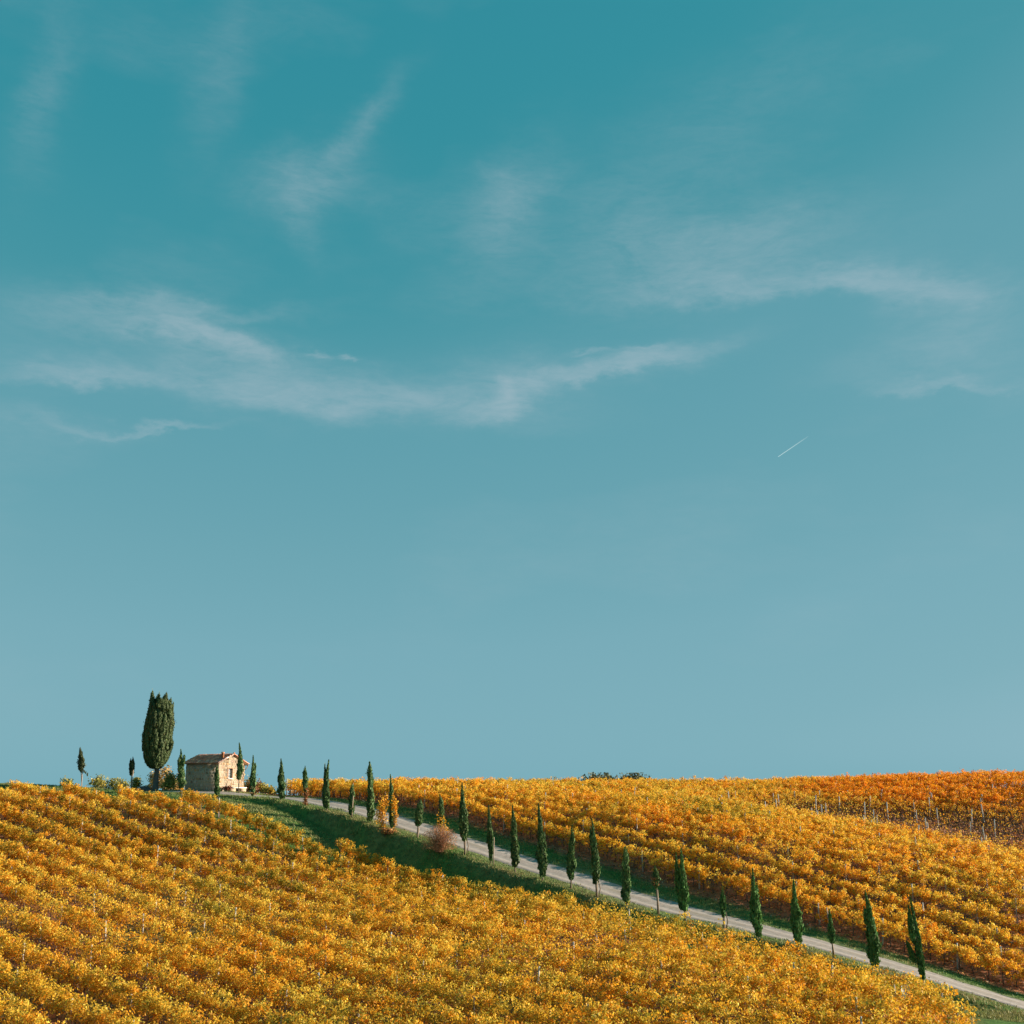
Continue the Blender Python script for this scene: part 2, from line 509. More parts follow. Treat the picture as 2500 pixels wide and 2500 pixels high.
# ground points of the near vineyard
SIL = [(896, 2079), (953, 2100), (1026, 2118), (1090, 2132), (1140, 2142), (1220, 2166), (1272, 2173), (1362, 2186), (1440, 2199), (1500, 2215), (1553, 2217), (1631, 2241), (1716, 2259), (1778, 2265), (1828, 2284), (1910, 2304), (1973, 2325), (2081, 2353), (2189, 2377), (2256, 2396)]
NP_ = [on_line(px, py + 4, -7.4) - np.array([0, 0, 1.45]) for px, py in SIL]
NP_ += [on_line(px, py, -4.8) for px, py in [(607, 1965), (695, 1989), (741, 2007), (785, 2031), (840, 2057)]]
NP_ += [pix(*a) for a in [
    (570, 1966, 105), (450, 1958, 107.5), (300, 1958, 107.5), (80, 1958, 107.5), (-120, 1956, 109),
    (80, 2070, 94), (350, 2085, 94), (600, 2110, 91), (80, 2210, 79.5), (400, 2230, 79.5), (700, 2260, 78.5), (1000, 2290, 75),
    (80, 2500, 61), (500, 2500, 61), (900, 2500, 60.5), (1250, 2500, 60), (1250, 2350, 70), (1600, 2500, 59), (1600, 2390, 66), (2000, 2490, 59), (2421, 2500, 60), (2700, 2540, 58)]]
NP_ += [np.array(a, float) for a in [(0, 0, -1.75), (-15, 2, -2), (15, 2, -2), (0, 14, -4.6), (0, 30, -9.3), (-25, 30, -9.3), (25, 30, -9.3), (-20, 46, -12.4), (20, 46, -12.0), (-50, 60, -11.5), (-70, 90, -4), (50, 46, -12.5), (-80, 115, 0)]]


def rbf_fit(pts, lam=0.25):
    pts = np.array(pts); xy = pts[:, :2] / 30.0; n = len(pts)
    d = np.linalg.norm(xy[:, None] - xy[None], axis=2)
    K = np.where(d > 0, d * d * np.log(d + 1e-12), 0) + lam * 0.02 * np.eye(n)
    A = np.zeros((n + 3, n + 3)); A[:n, :n] = K; A[:n, n] = 1; A[:n, n + 1:] = xy
    A[n:, :n] = A[:n, n:].T
    return xy, np.linalg.solve(A, np.concatenate([pts[:, 2], [0, 0, 0]]))


def rbf_eval(m, x, y):
    xy, c = m
    q = np.stack([x, y], -1) / 30.0
    out = np.empty(len(q))
    for i in range(0, len(q), 20000):
        b = q[i:i + 20000]
        d2 = ((b[:, None] - xy[None]) ** 2).sum(2)
        K = 0.5 * d2 * np.log(d2 + 1e-12)
        out[i:i + 20000] = K @ c[:len(xy)] + c[len(xy)] + b @ c[len(xy) + 1:]
    return out


RV = rbf_fit(VP); RN = rbf_fit(NP_)


def ground_z(x, y, rough=True):
    """world height of the ground"""
    sh = np.shape(x)
    x = np.asarray(x, float).ravel(); y = np.asarray(y, float).ravel()
    xc = np.clip(x, -90, 90); yc = np.clip(y, -10, 175)
    v = rbf_eval(RV, xc, yc); n = rbf_eval(RN, xc, yc)
    w = road_w(x, y)
    bwid = np.clip(0.85 * (v - n), 0.7, 2.6)
    t = smooth(0, 1, (-3.2 - w) / bwid)
    z = v * (1 - t) + n * t
    out = np.maximum.reduce([np.abs(x) - 85, -8 - y, y - 165, np.zeros_like(x)])
    k = smooth(0, 120, out)
    z = z * (1 - k) + (-22.0 - 10 * smooth(200, 2000, out)) * k
    if rough:
        onroad = smooth(2.2, 1.4, np.abs(w))
        z = z + (fbm(x, y, 2.2, 3.0) - 0.5) * 0.16 * (1 - onroad)
    return (z + CAMZ).reshape(sh)


def axis(lo, hi, step, far, grow=1.22):
    a = list(np.arange(lo, hi + 1e-6, step)); s = step
    x = hi; up_ = []
    while x < far:
        s *= grow; x += s; up_.append(x)
    s = step; x = lo; dn = []
    while x > -far:
        s *= grow; x -= s; dn.append(x)
    return np.array(dn[::-1] + a + up_)


GX = axis(-62, 62, 0.5, 4000); GY = axis(44, 150, 0.5, 4000)
XX, YY = np.meshgrid(GX, GY)
WW = road_w(XX, YY).reshape(XX.shape)
ZZ = ground_z(XX, YY)
ZZ = ZZ - 0.07 * smooth(1.75, 1.25, np.abs(WW))          # bed under the road sheet
U_, W_ = line_uw(XX, YY)
# zone colours
grass = np.array([0.070, 0.145, 0.034]); dry = np.array([0.17, 0.16, 0.055]); soil = np.array([0.27, 0.125, 0.075]); litter = np.array([0.31, 0.12, 0.055])
g_mix = fbm(XX, YY, 5.0, 9.0)[..., None]
gcol = grass * (1 - smooth(0.5, 0.75, g_mix)) + dry * smooth(0.5, 0.75, g_mix)
far_v = smooth(3.5, 4.2, WW + (fbm(XX, YY, 1.5, 5) - 0.5) * 1.4)[..., None] * smooth(-29, -24, -U_ * 0 + XX)[..., None]
near_v = smooth(-7.0, -7.9, WW + 3.2 * smooth(-28, -25, XX) * smooth(-10, -14, XX) + (fbm(XX, YY, 2.0, 15) - 0.5) * 1.2)[..., None]
sm = fbm(XX, YY, 1.2, 21)[..., None]
scol = soil * (1 - sm) + litter * sm
near_v = near_v * (1 - smooth(20.5, 22.5, XX - (YY - 60) * 0.36) * smooth(90, 80, YY))[..., None]
veg = np.clip(far_v + near_v, 0, 1) * smooth(190, 160, YY)[..., None] * smooth(40, 46, YY)[..., None]
# grassed alleys between the near rows
alley = smooth(0.55, 0.7, fbm(XX, YY, 4.0, 33))[..., None] * near_v
scol = scol * (1 - 0.7 * alley) + dry * 0.7 * alley
tint = gcol * (1 - veg) + scol * veg
# fallen leaves and dry stalks near the tree line on the verge
edge = np.exp(-((WW + 3.1) / 0.9) ** 2)[..., None] * smooth(0.35, 0.7, fbm(XX, YY, 1.8, 44))[..., None]
tint = tint * (1 - 0.75 * edge) + np.array([0.21, 0.17, 0.075]) * 0.75 * edge
redge = np.exp(-((np.abs(WW) - 1.7) / 0.35) ** 2)[..., None]
tint = tint * (1 - 0.5 * redge) + np.array([0.26, 0.21, 0.14]) * 0.5 * redge
ny, nx = XX.shape
idx = np.arange(nx * ny).reshape(ny, nx)
quads = np.stack([idx[:-1, :-1], idx[:-1, 1:], idx[1:, 1:], idx[1:, :-1]], -1).reshape(-1, 4)
me = mesh_np('ground', np.stack([XX, YY, ZZ], -1).reshape(-1, 3), quads, [M_GROUND], tint.reshape(-1, 3), True)
add_obj('ground', me, kind='structure')

# ------------------------------------------------------------------ gravel road
M_ROAD, rnt, rb = new_mat('gravel')
rat = rnt.nodes.new('ShaderNodeAttribute'); rat.attribute_name = 'tint'
rtc = rnt.nodes.new('ShaderNodeTexCoord')
rn1 = rnt.nodes.new('ShaderNodeTexNoise'); rn1.inputs['Scale'].default_value = 3.0; rn1.inputs['Detail'].default_value = 9; rn1.inputs['Roughness'].default_value = 0.75
rnt.links.new(rtc.outputs['Object'], rn1.inputs['Vector'])
rcr = rnt.nodes.new('ShaderNodeValToRGB')
rcr.color_ramp.elements[0].position = 0.3; rcr.color_ramp.elements[0].color = (0.72, 0.7, 0.68, 1)
rcr.color_ramp.elements[1].position = 0.7; rcr.color_ramp.elements[1].color = (1.18, 1.17, 1.15, 1)
rnt.links.new(rn1.outputs['Fac'], rcr.inputs[0])
rmx = rnt.nodes.new('ShaderNodeMix'); rmx.data_type = 'RGBA'; rmx.blend_type = 'MULTIPLY'; rmx.inputs[0].default_value = 1
rnt.links.new(rat.outputs['Color'], rmx.inputs[6]); rnt.links.new(rcr.outputs[0], rmx.inputs[7]); rnt.links.new(rmx.outputs[2], rb.inputs['Base Color'])
rb.inputs['Roughness'].default_value = 0.95; rb.inputs['Specular IOR Level'].default_value = 0.1
rbp = rnt.nodes.new('ShaderNodeBump'); rbp.inputs['Strength'].default_value = 0.5; rbp.inputs['Distance'].default_value = 0.03
rnt.links.new(rn1.outputs['Fac'], rbp.inputs['Height']); rnt.links.new(rbp.outputs[0], rb.inputs['Normal'])

ss = np.arange(25, CTRS[-1] - 30, 0.3)
cx = np.interp(ss, CTRS, CTR[:, 0]); cy = np.interp(ss, CTRS, CTR[:, 1])
k5 = np.ones(9) / 9
cxs = np.convolve(np.pad(cx, 4, 'edge'), k5, 'valid'); cys = np.convolve(np.pad(cy, 4, 'edge'), k5, 'valid')
tx = np.gradient(cxs); ty = np.gradient(cys); tl = np.hypot(tx, ty); nxr = ty / tl; nyr = -tx / tl
if nyr[10] < 0:
    nxr, nyr = -nxr, -nyr
wv = np.linspace(-1.55, 1.55, 19)
edge_j = 0.55 * (fbm(ss, ss * 0, 1.6, 2, 4) - 0.55)
RX = cxs[:, None] + nxr[:, None] * (wv[None] + np.sign(wv)[None] * edge_j[:, None] * (np.abs(wv) > 1.3)[None])
RY = cys[:, None] + nyr[:, None] * (wv[None] + np.sign(wv)[None] * edge_j[:, None] * (np.abs(wv) > 1.3)[None])
RZ = ground_z(RX, RY, False) + 0.015
track = np.exp(-((np.abs(wv) - 0.72) / 0.26) ** 2)
RZ = RZ - 0.035 * track[None] * (0.6 + 0.8 * fbm(RX, RY, 3, 8)) + 0.02 * (fbm(RX, RY, 0.9, 70) - 0.5)
RZ[:, 0] -= 0.05; RZ[:, -1] -= 0.05
gravel = np.array([0.325, 0.28, 0.26]); worn = np.array([0.40, 0.35, 0.325]); mid = np.array([0.26, 0.225, 0.17])
tk = track[None, :, None] * np.ones((len(ss), 1, 1))
md = np.exp(-(wv / 0.3) ** 2)[None, :, None] * smooth(0.35, 0.65, fbm(RX, RY, 2.5, 51))[..., None]
rc = gravel * (1 - tk) + worn * tk
rc = rc * (1 - 0.6 * md) + mid * 0.6 * md
idx = np.arange(RX.size).reshape(RX.shape)
quads = np.stack([idx[:-1, :-1], idx[:-1, 1:], idx[1:, 1:], idx[1:, :-1]], -1).reshape(-1, 4)
me = mesh_np('road', np.stack([RX, RY, RZ], -1).reshape(-1, 3), quads, [M_ROAD], rc.reshape(-1, 3), True)
add_obj('road', me, kind='structure')


def in_view(x, y, z, mx=120, my=160):
    """photo pixel of world points and whether they are within the frame plus a margin"""
    cp, sp = math.cos(PITCH), math.sin(PITCH)
    zr = z - CAMZ
    dep = y * cp + zr * sp
    px = 1250 + F * x / dep; py = 1250 - F * (-y * sp + zr * cp) / dep
    return px, py, (px > -mx) & (px < 2500 + mx) & (py < 2500 + my) & (dep > 0)


# ------------------------------------------------------------------ vine rows
PAL = np.array([[0.82, 0.45, 0.030], [0.88, 0.60, 0.085], [0.84, 0.32, 0.014], [0.40, 0.33, 0.040], [0.34, 0.10, 0.015], [0.13, 0.15, 0.025]])


def pal_mix(n, w):
    w = np.asarray(w, float); w = w / w.sum(-1, keepdims=True)
    cs = np.cumsum(w, -1)
    r = rng.random((n, 1))
    k = (r > cs).sum(-1).clip(0, len(PAL) - 1)
    return PAL[k]


b0 = pix(1700, 1985, 114)[:2]; b1 = pix(2480, 2060, 101.5)[:2]     # the thinly leaved strip on the right hillside
bd = (b1 - b0) / np.linalg.norm(b1 - b0); bnn = np.array([-bd[1], bd[0]])
if bnn[1] < 0:
    bnn = -bnn


def bare_strip(x, y):
    q = np.stack([x - b0[0], y - b0[1]], -1)
    s = q @ bd; w = q @ bnn
    L = np.linalg.norm(b1 - b0)
    width = 3.6 + 5.2 * np.clip(s / L, 0, 1)
    return np.exp(-(w / width) ** 4) * smooth(-2, 10, s), w, s


post_me = Geo().tube([(0, 0, -0.3), (0, 0, 1.0), (0, 0, 1.98)], [0.055, 0.052, 0.047], 6).mesh('post', [M_POST])
thin_post_me = Geo().tube([(0, 0, -0.3), (0, 0, 1.0), (0, 0, 1.9)], [0.04, 0.04, 0.036], 6).mesh('thin_post', [M_POST])
trunk_mes = []
for v in range(4):
    r_ = random.Random(v)
    pts = [(0, 0, -0.1)] + [(r_.uniform(-.05, .05), r_.uniform(-.05, .05), h) for h in (0.2, 0.45, 0.7)] + [(r_.uniform(-.12, .12), r_.uniform(-.12, .12), 0.95)]
    g = Geo().tube(pts, [0.045, 0.038, 0.034, 0.032, 0.02], 5)
    for s in (-1, 1):
        g.tube([pts[3], (s * 0.25 * LD[0], s * 0.25 * LD[1], 0.9), (s * 0.5 * LD[0], s * 0.5 * LD[1], 1.0)], [0.028, 0.02, 0.012], 4)
    trunk_mes.append(g.mesh('vine_trunk', [M_STEM]))

ORD = ['', 'second', 'third', 'fourth', 'fifth', 'sixth', 'seventh', 'eighth', 'ninth', 'tenth', 'eleventh', 'twelfth', 'thirteenth', 'fourteenth', 'fifteenth', 'sixteenth', 'seventeenth', 'eighteenth', 'nineteenth', 'twentieth', 'twenty-first', 'twenty-second', 'twenty-third', 'twenty-fourth', 'twenty-fifth', 'twenty-sixth', 'twenty-seventh', 'twenty-eighth']


def row_points(w, near, k):
    us = np.arange(-45, 130, 0.85)
    us = us + rng.uniform(-0.1, 0.1, len(us))
    p = P29[:2] + LD * us[:, None] + LN * (w - TREE_W)
    z = ground_z(p[:, 0], p[:, 1])
    px, py, ok = in_view(p[:, 0], p[:, 1], z)
    rw = road_w(p[:, 0], p[:, 1])
    if near:
        _, tpy, _ = in_view(p[:, 0], p[:, 1], z + 1.46)
        # where the planting stops: the hilltop on the left, the grass strip along the bank foot further right
        edge = np.interp(px, [-200, 80, 250, 330, 450, 530, 600, 663, 741, 785, 852, 896], [1901, 1905, 1914, 1922, 1928, 1940, 1962, 1980, 2013, 2032, 2055, 2074])
        ok &= (rw < np.where(px < 600, -4.4, -6.4)) & (p[:, 1] > 52) & (px < 2262 + 45 * max(k, 0)) & ((tpy > edge) | (px > 896))
    else:
        ok &= (rw > 4.3) & (p[:, 1] < 140) & (px > 706 + 4 * k) & (py < 2460 + 80)
    return p[ok], z[ok], us[ok]


def build_row(w, k, near):
    p, z, us = row_points(w, near, k)
    if len(p) < 4:
        return
    # label
    if near:
        lab = {-2: 'shortest golden vine row at the hilltop beside the road', -1: 'second short golden vine row at the hilltop below the cottage', 0: 'golden vine row nearest the grassy bank, lining its foot'}[k] if k <= 0 else f'golden vine row, {ORD[k]} counting down from the grassy bank'
        grp = 'vine rows of the lower vineyard'
    else:
        lab = 'golden vine row nearest the gravel road on the right hillside' if k == 0 else f'autumn vine row, {ORD[k]} counting uphill from the gravel road'
        grp = 'vine rows of the right hillside'
    i0 = 0
    root = thing('vine_row', (p[i0, 0], p[i0, 1], z[i0]), lab, 'vine row', grp)
    org = np.array([p[i0, 0], p[i0, 1], z[i0]])
    bs, bw, bss = bare_strip(p[:, 0], p[:, 1]) if not near else (np.zeros(len(p)), np.full(len(p), -99.), np.zeros(len(p)))
    sparse = fbm(p[:, 0], p[:, 1], 3.2, 61 + k * 0.31)
    _, ppy, _ = in_view(p[:, 0], p[:, 1], z)
    thin_near = np.zeros(len(p))
    if near:
        thin_near = smooth(84, 78, p[:, 1]) * smooth(66, 70, p[:, 1]) * smooth(0.40, 0.60, sparse)
    dens = (0.75 + 0.5 * rng.random(len(p))) * (1 - 0.965 * bs * smooth(0.2, 0.42, sparse + 0.1)) * (1 - 0.62 * thin_near) * (1 - 0.5 * (rng.random(len(p)) < 0.05))
    hgt = (1.0 + 0.16 * (fbm(p[:, 0], p[:, 1], 5.0, 80) - 0.5) * 2 + rng.normal(0, 0.06, len(p))) * (1 - 0.18 * bs)
    full = smooth(92, 76, p[:, 1]) if near else np.zeros(len(p))
    hgt = hgt * (1 + 0.10 * full)
    if not near:
        hgt = hgt * 1.08
    NL = 580 if near else 540
    cnt = np.maximum(6, (NL * dens).astype(int))
    tot = cnt.sum()
    pid = np.repeat(np.arange(len(p)), cnt)
    # clumps per plant
    NC = 26
    cl_s = rng.uniform(-0.46, 0.46, (len(p), NC))
    cl_h = 0.42 + 0.88 * rng.beta(1.5, 1.1, (len(p), NC))
    if not near:
        cl_h = 0.62 + 0.72 * rng.beta(1.4, 1.1, (len(p), NC))
    cl_w = rng.normal(0, 0.155 if near else (0.18 if k == 0 else 0.24), (len(p), NC)) * (0.7 + 0.6 * (cl_h - 0.5)) * (1 + 0.7 * full[:, None])
    shoot = rng.random((len(p), NC)) < 0.09
    cl_h = np.where(shoot, 1.28 + 0.24 * rng.random((len(p), NC)), cl_h)
    hang = rng.random((len(p), NC)) < (0.07 if near else 0.06)
    cl_h = np.where(hang, 0.28 + 0.25 * rng.random((len(p), NC)), cl_h)
    cid = rng.integers(0, NC, tot)
    # patch colour weights
    n1 = fbm(p[:, 0], p[:, 1], 7.0, 101); n2 = fbm(p[:, 0], p[:, 1], 3.0, 151); n3 = fbm(p[:, 0], p[:, 1], 9.0, 201)
    wts = np.zeros((len(p), 6))
    wts[:, 0] = 1.0; wts[:, 1] = 0.55 + 1.2 * smooth(0.45, 0.7, n1); wts[:, 2] = 0.42 + 1.3 * smooth(0.52, 0.72, n2)
    grn = smooth(0.5, 0.72, n3)
    if near:
        belt = smooth(70, 79, p[:, 1]) * smooth(101, 92, p[:, 1]) * smooth(-36, -24, p[:, 0])
        grn = (grn + 0.4 * smooth(0.5, 0.7, n2)) * (0.55 + 0.8 * belt) + 0.25 * belt + 0.3 * smooth(68, 60, p[:, 1])
        wts[:, 3] = 0.22 + 1.7 * grn; wts[:, 5] = 0.02 + 0.38 * grn
    else:
        mid_ = smooth(6, 12, np.full(len(p), w)) * smooth(30, 20, np.full(len(p), w))
        wts[:, 3] = 0.10 + 1.5 * grn * (0.25 + mid_); wts[:, 5] = 0.28 * grn * mid_
        red = smooth(5.0, 8.5, bw) * smooth(4, 12, bss)
        wts[:, 2] += 3.2 * red; wts[:, 1] *= (1 - 0.8 * red); wts[:, 3] *= (1 - 0.7 * red); wts[:, 4] += 0.5 * red
        wts[:, 4] += 0.9 * bs
    wts[:, 4] += 0.07
    # clump colour then leaf jitter
    cw = np.repeat(wts, NC, 0)
    ccol = pal_mix(len(p) * NC, cw).reshape(len(p), NC, 3)
    lc = pal_mix(tot, wts[pid])
    col = 0.62 * ccol[pid, cid] + 0.38 * lc
    fl = full[pid]
    s = cl_s[pid, cid] + rng.normal(0, 1, tot) * (0.10 + 0.03 * fl)
    h = cl_h[pid, cid] * hgt[pid] + rng.normal(0, 1, tot) * (0.085 + 0.02 * fl)
    ww = cl_w[pid, cid] + rng.normal(0, 1, tot) * (0.09 + 0.03 * fl)
    h = np.maximum(h, 0.12)
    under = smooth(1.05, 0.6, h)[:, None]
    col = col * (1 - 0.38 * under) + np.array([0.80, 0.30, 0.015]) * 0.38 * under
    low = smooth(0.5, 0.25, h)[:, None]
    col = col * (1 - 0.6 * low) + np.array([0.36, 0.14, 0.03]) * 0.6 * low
    col = col * np.exp(rng.normal(0, 0.15, tot))[:, None]
    if not near:
        rr = (0.22 * red)[pid][:, None]
        col = col * (1 - rr) + np.array([0.86, 0.24, 0.012]) * rr
    base = np.concatenate([p, z[:, None]], 1)[pid]
    pos = base + np.stack([LD[0] * s + LN[0] * ww, LD[1] * s + LN[1] * ww, h], 1)
    pos[:, 2] = np.maximum(pos[:, 2], base[:, 2] + 0.06)
    cc = np.stack([rng.normal(0, 0.25, tot), rng.normal(0, 0.25, tot), rng.normal(0, .2, tot)], 1)
    nr = rng.normal(0, 0.75, (tot, 3)) + np.array([0, 0, 0.55]) + (ww / 0.3)[:, None] * np.array([LN[0], LN[1], 0]) * 0.5 + cc
    size = rng.uniform(0.040, 0.072, tot)
    v, t = leaf_tris(pos - org, nr, size)
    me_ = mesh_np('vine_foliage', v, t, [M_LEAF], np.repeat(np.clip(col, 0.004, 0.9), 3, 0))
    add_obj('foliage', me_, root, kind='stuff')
    # posts
    gap = 5.4 if near else 4.6
    ph = rng.uniform(0, gap)
    first = True
    targets = np.arange(us[0] - (us[0] - ph) % gap, us[-1], gap)
    pl = [us[0] + 0.3] + [a for a in targets if a > us[0] + 1.5] + [us[-1] + 0.35]
    for a in pl:
        a = a + rng.uniform(-0.25, 0.25)
        q = P29[:2] + LD * a + LN * (w - TREE_W)
        zz = float(ground_z(np.array([q[0]]), np.array([q[1]]))[0])
        big = rng.random() < (0.6 if near else 0.75)
        o = add_obj('post', post_me if big else thin_post_me, root, (q[0] - org[0], q[1] - org[1], zz - org[2]))
        o.rotation_euler = (rng.normal(0, 0.035), rng.normal(0, 0.035), rng.uniform(0, 6))
        bq_ = 0.0 if near else float(bare_strip(q[0:1], q[1:2])[0][0])
        o.scale = (1, 1, rng.uniform(0.62, 0.80) if near else rng.uniform(0.70, 0.84) + 0.12 * bq_)
    # trunks
    if not near and (k <= 3):
        for j in range(len(p)):
            o = add_obj('vine_trunk', trunk_mes[j % 4], root, (p[j, 0] - org[0], p[j, 1] - org[1], z[j] - org[2]))
            o.scale = (1, 1, rng.uniform(0.72, 0.9))
    else:
        g = Geo()
        for j in range(len(p)):
            b = np.array([p[j, 0], p[j, 1], z[j]]) - org
            e = rng.normal(0, 0.06, 2)
            g.tube([b + (0, 0, -0.1), b + (e[0], e[1], 0.4), b + (e[1], e[0], 0.8)], [0.04, 0.033, 0.02], 4, cap=False)
        add_obj('vine_stems', g.mesh('vine_stems', [M_STEM]), root, kind='stuff')


for k in range(-2, 19):
    build_row(-7.3 - 2.4 * k, k, True)
for k in range(27):
    build_row(5.0 + 2.05 * k, k, False)

# ------------------------------------------------------------------ grass on the verges and the bank, fallen leaves
def scatter(n, xr, yr):
    return rng.uniform(*xr, n), rng.uniform(*yr, n)


x, y = scatter(700000, (-50, 45), (55, 122))
w = road_w(x, y)
px, py, ok = in_view(x, y, ground_z(x, y, False), 40, 40)
keep = ok & (((w > 1.65) & (w < 4.0)) | ((np.abs(w) > 1.2) & (np.abs(w) < 1.7) & (fbm(x, y, 1.3, 120) > 0.58)) | ((w < -1.7) & (w > np.where(x < -12, -7.6, -8.0))))
keep &= rng.random(len(x)) < np.where(np.abs(w) < 2.2, 0.5, 1.0)
x, y, w = x[keep], y[keep], w[keep]
z = ground_z(x, y)
nb = len(x)
hh = rng.uniform(0.04, 0.11, nb) * (1 + 0.9 * smooth(0.55, 0.75, fbm(x, y, 1.6, 90))) * np.where(w < -3.2, 1.35, 1.0)
ang = rng.uniform(0, 2 * math.pi, nb)
lean = rng.normal(0, 0.5, (nb, 2)) * hh[:, None]
bw_ = rng.uniform(0.018, 0.045, nb)
v = np.empty((nb, 3, 3))
v[:, 0] = np.stack([x - np.cos(ang) * bw_, y - np.sin(ang) * bw_, z - 0.02], 1)
v[:, 1] = np.stack([x + np.cos(ang) * bw_, y + np.sin(ang) * bw_, z - 0.02], 1)
v[:, 2] = np.stack([x + lean[:, 0], y + lean[:, 1], z + hh], 1)
gm_ = smooth(0.45, 0.72, fbm(x, y, 3.5, 9.0) + rng.normal(0, 0.06, nb))[:, None]
gc = np.array([0.120, 0.200, 0.052]) * (1 - gm_) + np.array([0.24, 0.22, 0.08]) * gm_
eg = (np.exp(-((w + 3.0) / 0.9) ** 2) * (rng.random(nb) < 0.5))[:, None]
gc = gc * (1 - 0.8 * eg) + np.array([0.27, 0.20, 0.09]) * 0.8 * eg
lit_strip = (smooth(-4.2, -5.0, w) * smooth(-27, -24, x) * smooth(-9, -13, x))[:, None] * 0.75  # sunlit look of the bank-foot grass painted as a paler tint
gc = gc * (1 - lit_strip) + np.array([0.26, 0.25, 0.10]) * lit_strip
gc = gc * np.exp(rng.normal(0, 0.25, nb))[:, None]
me = mesh_np('grass', v.reshape(-1, 3), np.arange(nb * 3).reshape(-1, 3), [M_GRASS], np.repeat(gc, 3, 0))
add_obj('grass', me, label='short green grass on the road verges and the shaded bank', category='grass', kind='stuff')

x, y = scatter(130000, (-25, 55), (58, 128))
w = road_w(x, y)
px, py, ok = in_view(x, y, ground_z(x, y, False), 40, 40)
pr = smooth(3.2, 4.2, w) * (w < 60) * np.where(w < 12, 1.0, 0.45)
bs, _, _ = bare_strip(x, y)
pr = np.maximum(pr * 0.8, bs * (w > 4))
keep = ok & (rng.random(len(x)) < pr)
x, y = x[keep], y[keep]
z = ground_z(x, y)
nb = len(x)
nr = rng.normal(0, 0.45, (nb, 3)) + np.array([0, 0, 1.0])
lc = np.array([[0.42, 0.17, 0.06], [0.30, 0.12, 0.05], [0.55, 0.28, 0.07], [0.22, 0.10, 0.06], [0.40, 0.27, 0.17]])[rng.integers(0, 5, nb)] * np.exp(rng.normal(0, 0.25, nb))[:, None]
v, t = leaf_cards(np.stack([x, y, z + 0.045], 1), nr, rng.uniform(0.05, 0.09, nb), 0.9, 0.3)
me = mesh_np('leaf_litter', v, t, [M_LITTER], np.repeat(lc, 4, 0))
add_obj('leaf_litter', me, label='brown fallen vine leaves on the bare soil under the right vineyard', category='fallen leaves', kind='stuff')

x, y = scatter(160000, (5, 60), (88, 125))  # upright leaf bits added to catch the sun and brighten the bare strip
bs, _, _ = bare_strip(x, y)
_, _, ok = in_view(x, y, ground_z(x, y, False), 40, 40)
keep = ok & (rng.random(len(x)) < bs * 0.8)
x, y = x[keep], y[keep]
nb = len(x)
z = ground_z(x, y)
lc = np.array([[0.46, 0.19, 0.10], [0.36, 0.15, 0.09], [0.52, 0.25, 0.11], [0.30, 0.14, 0.10]])[rng.integers(0, 4, nb)] * np.exp(rng.normal(0, 0.22, nb))[:, None]
v, t = leaf_tris(np.stack([x, y, z + 0.05 + 0.20 * rng.random(nb)], 1), rng.normal(0, 1, (nb, 3)), rng.uniform(0.05, 0.09, nb))
me = mesh_np('sun_catch_weeds', v, t, [M_SHRUB], np.repeat(lc, 3, 0))
add_obj('sun_catch_weeds', me, label='rusty dry weeds added to catch the sun over the thinly planted strip of the right hillside', category='weeds', kind='stuff')

# ------------------------------------------------------------------ cypresses
def cyl_profile(t, kind):
    if kind == 'flame':
        return np.where(t < 0.3, 0.55 + 0.45 * np.sin(t / 0.3 * math.pi / 2), np.clip(1 - ((t - 0.3) / 0.7) ** 1.35, 0, 1))
    if kind == 'column':
        return np.where(t < 0.12, 0.6 + 0.4 * t / 0.12, np.where(t < 0.75, 1 - 0.18 * (t - 0.12) / 0.63, np.clip(0.82 * (1 - ((t - 0.75) / 0.25) ** 1.6), 0, 1)))
    if kind == 'spindle':
        return np.clip(np.sin(np.clip(t * 0.93 + 0.10, 0, 1) * math.pi) ** 0.75, 0.0, 1) * np.where(t > 0.9, (1 - t) / 0.1, 1)
    if kind == 'egg':
        return np.where(t < 0.35, 0.35 + 0.65 * np.sin(t / 0.35 * math.pi / 2), np.clip(1 - ((t - 0.35) / 0.65) ** 1.8, 0, 1))
    return np.clip(1 - t, 0, 1)


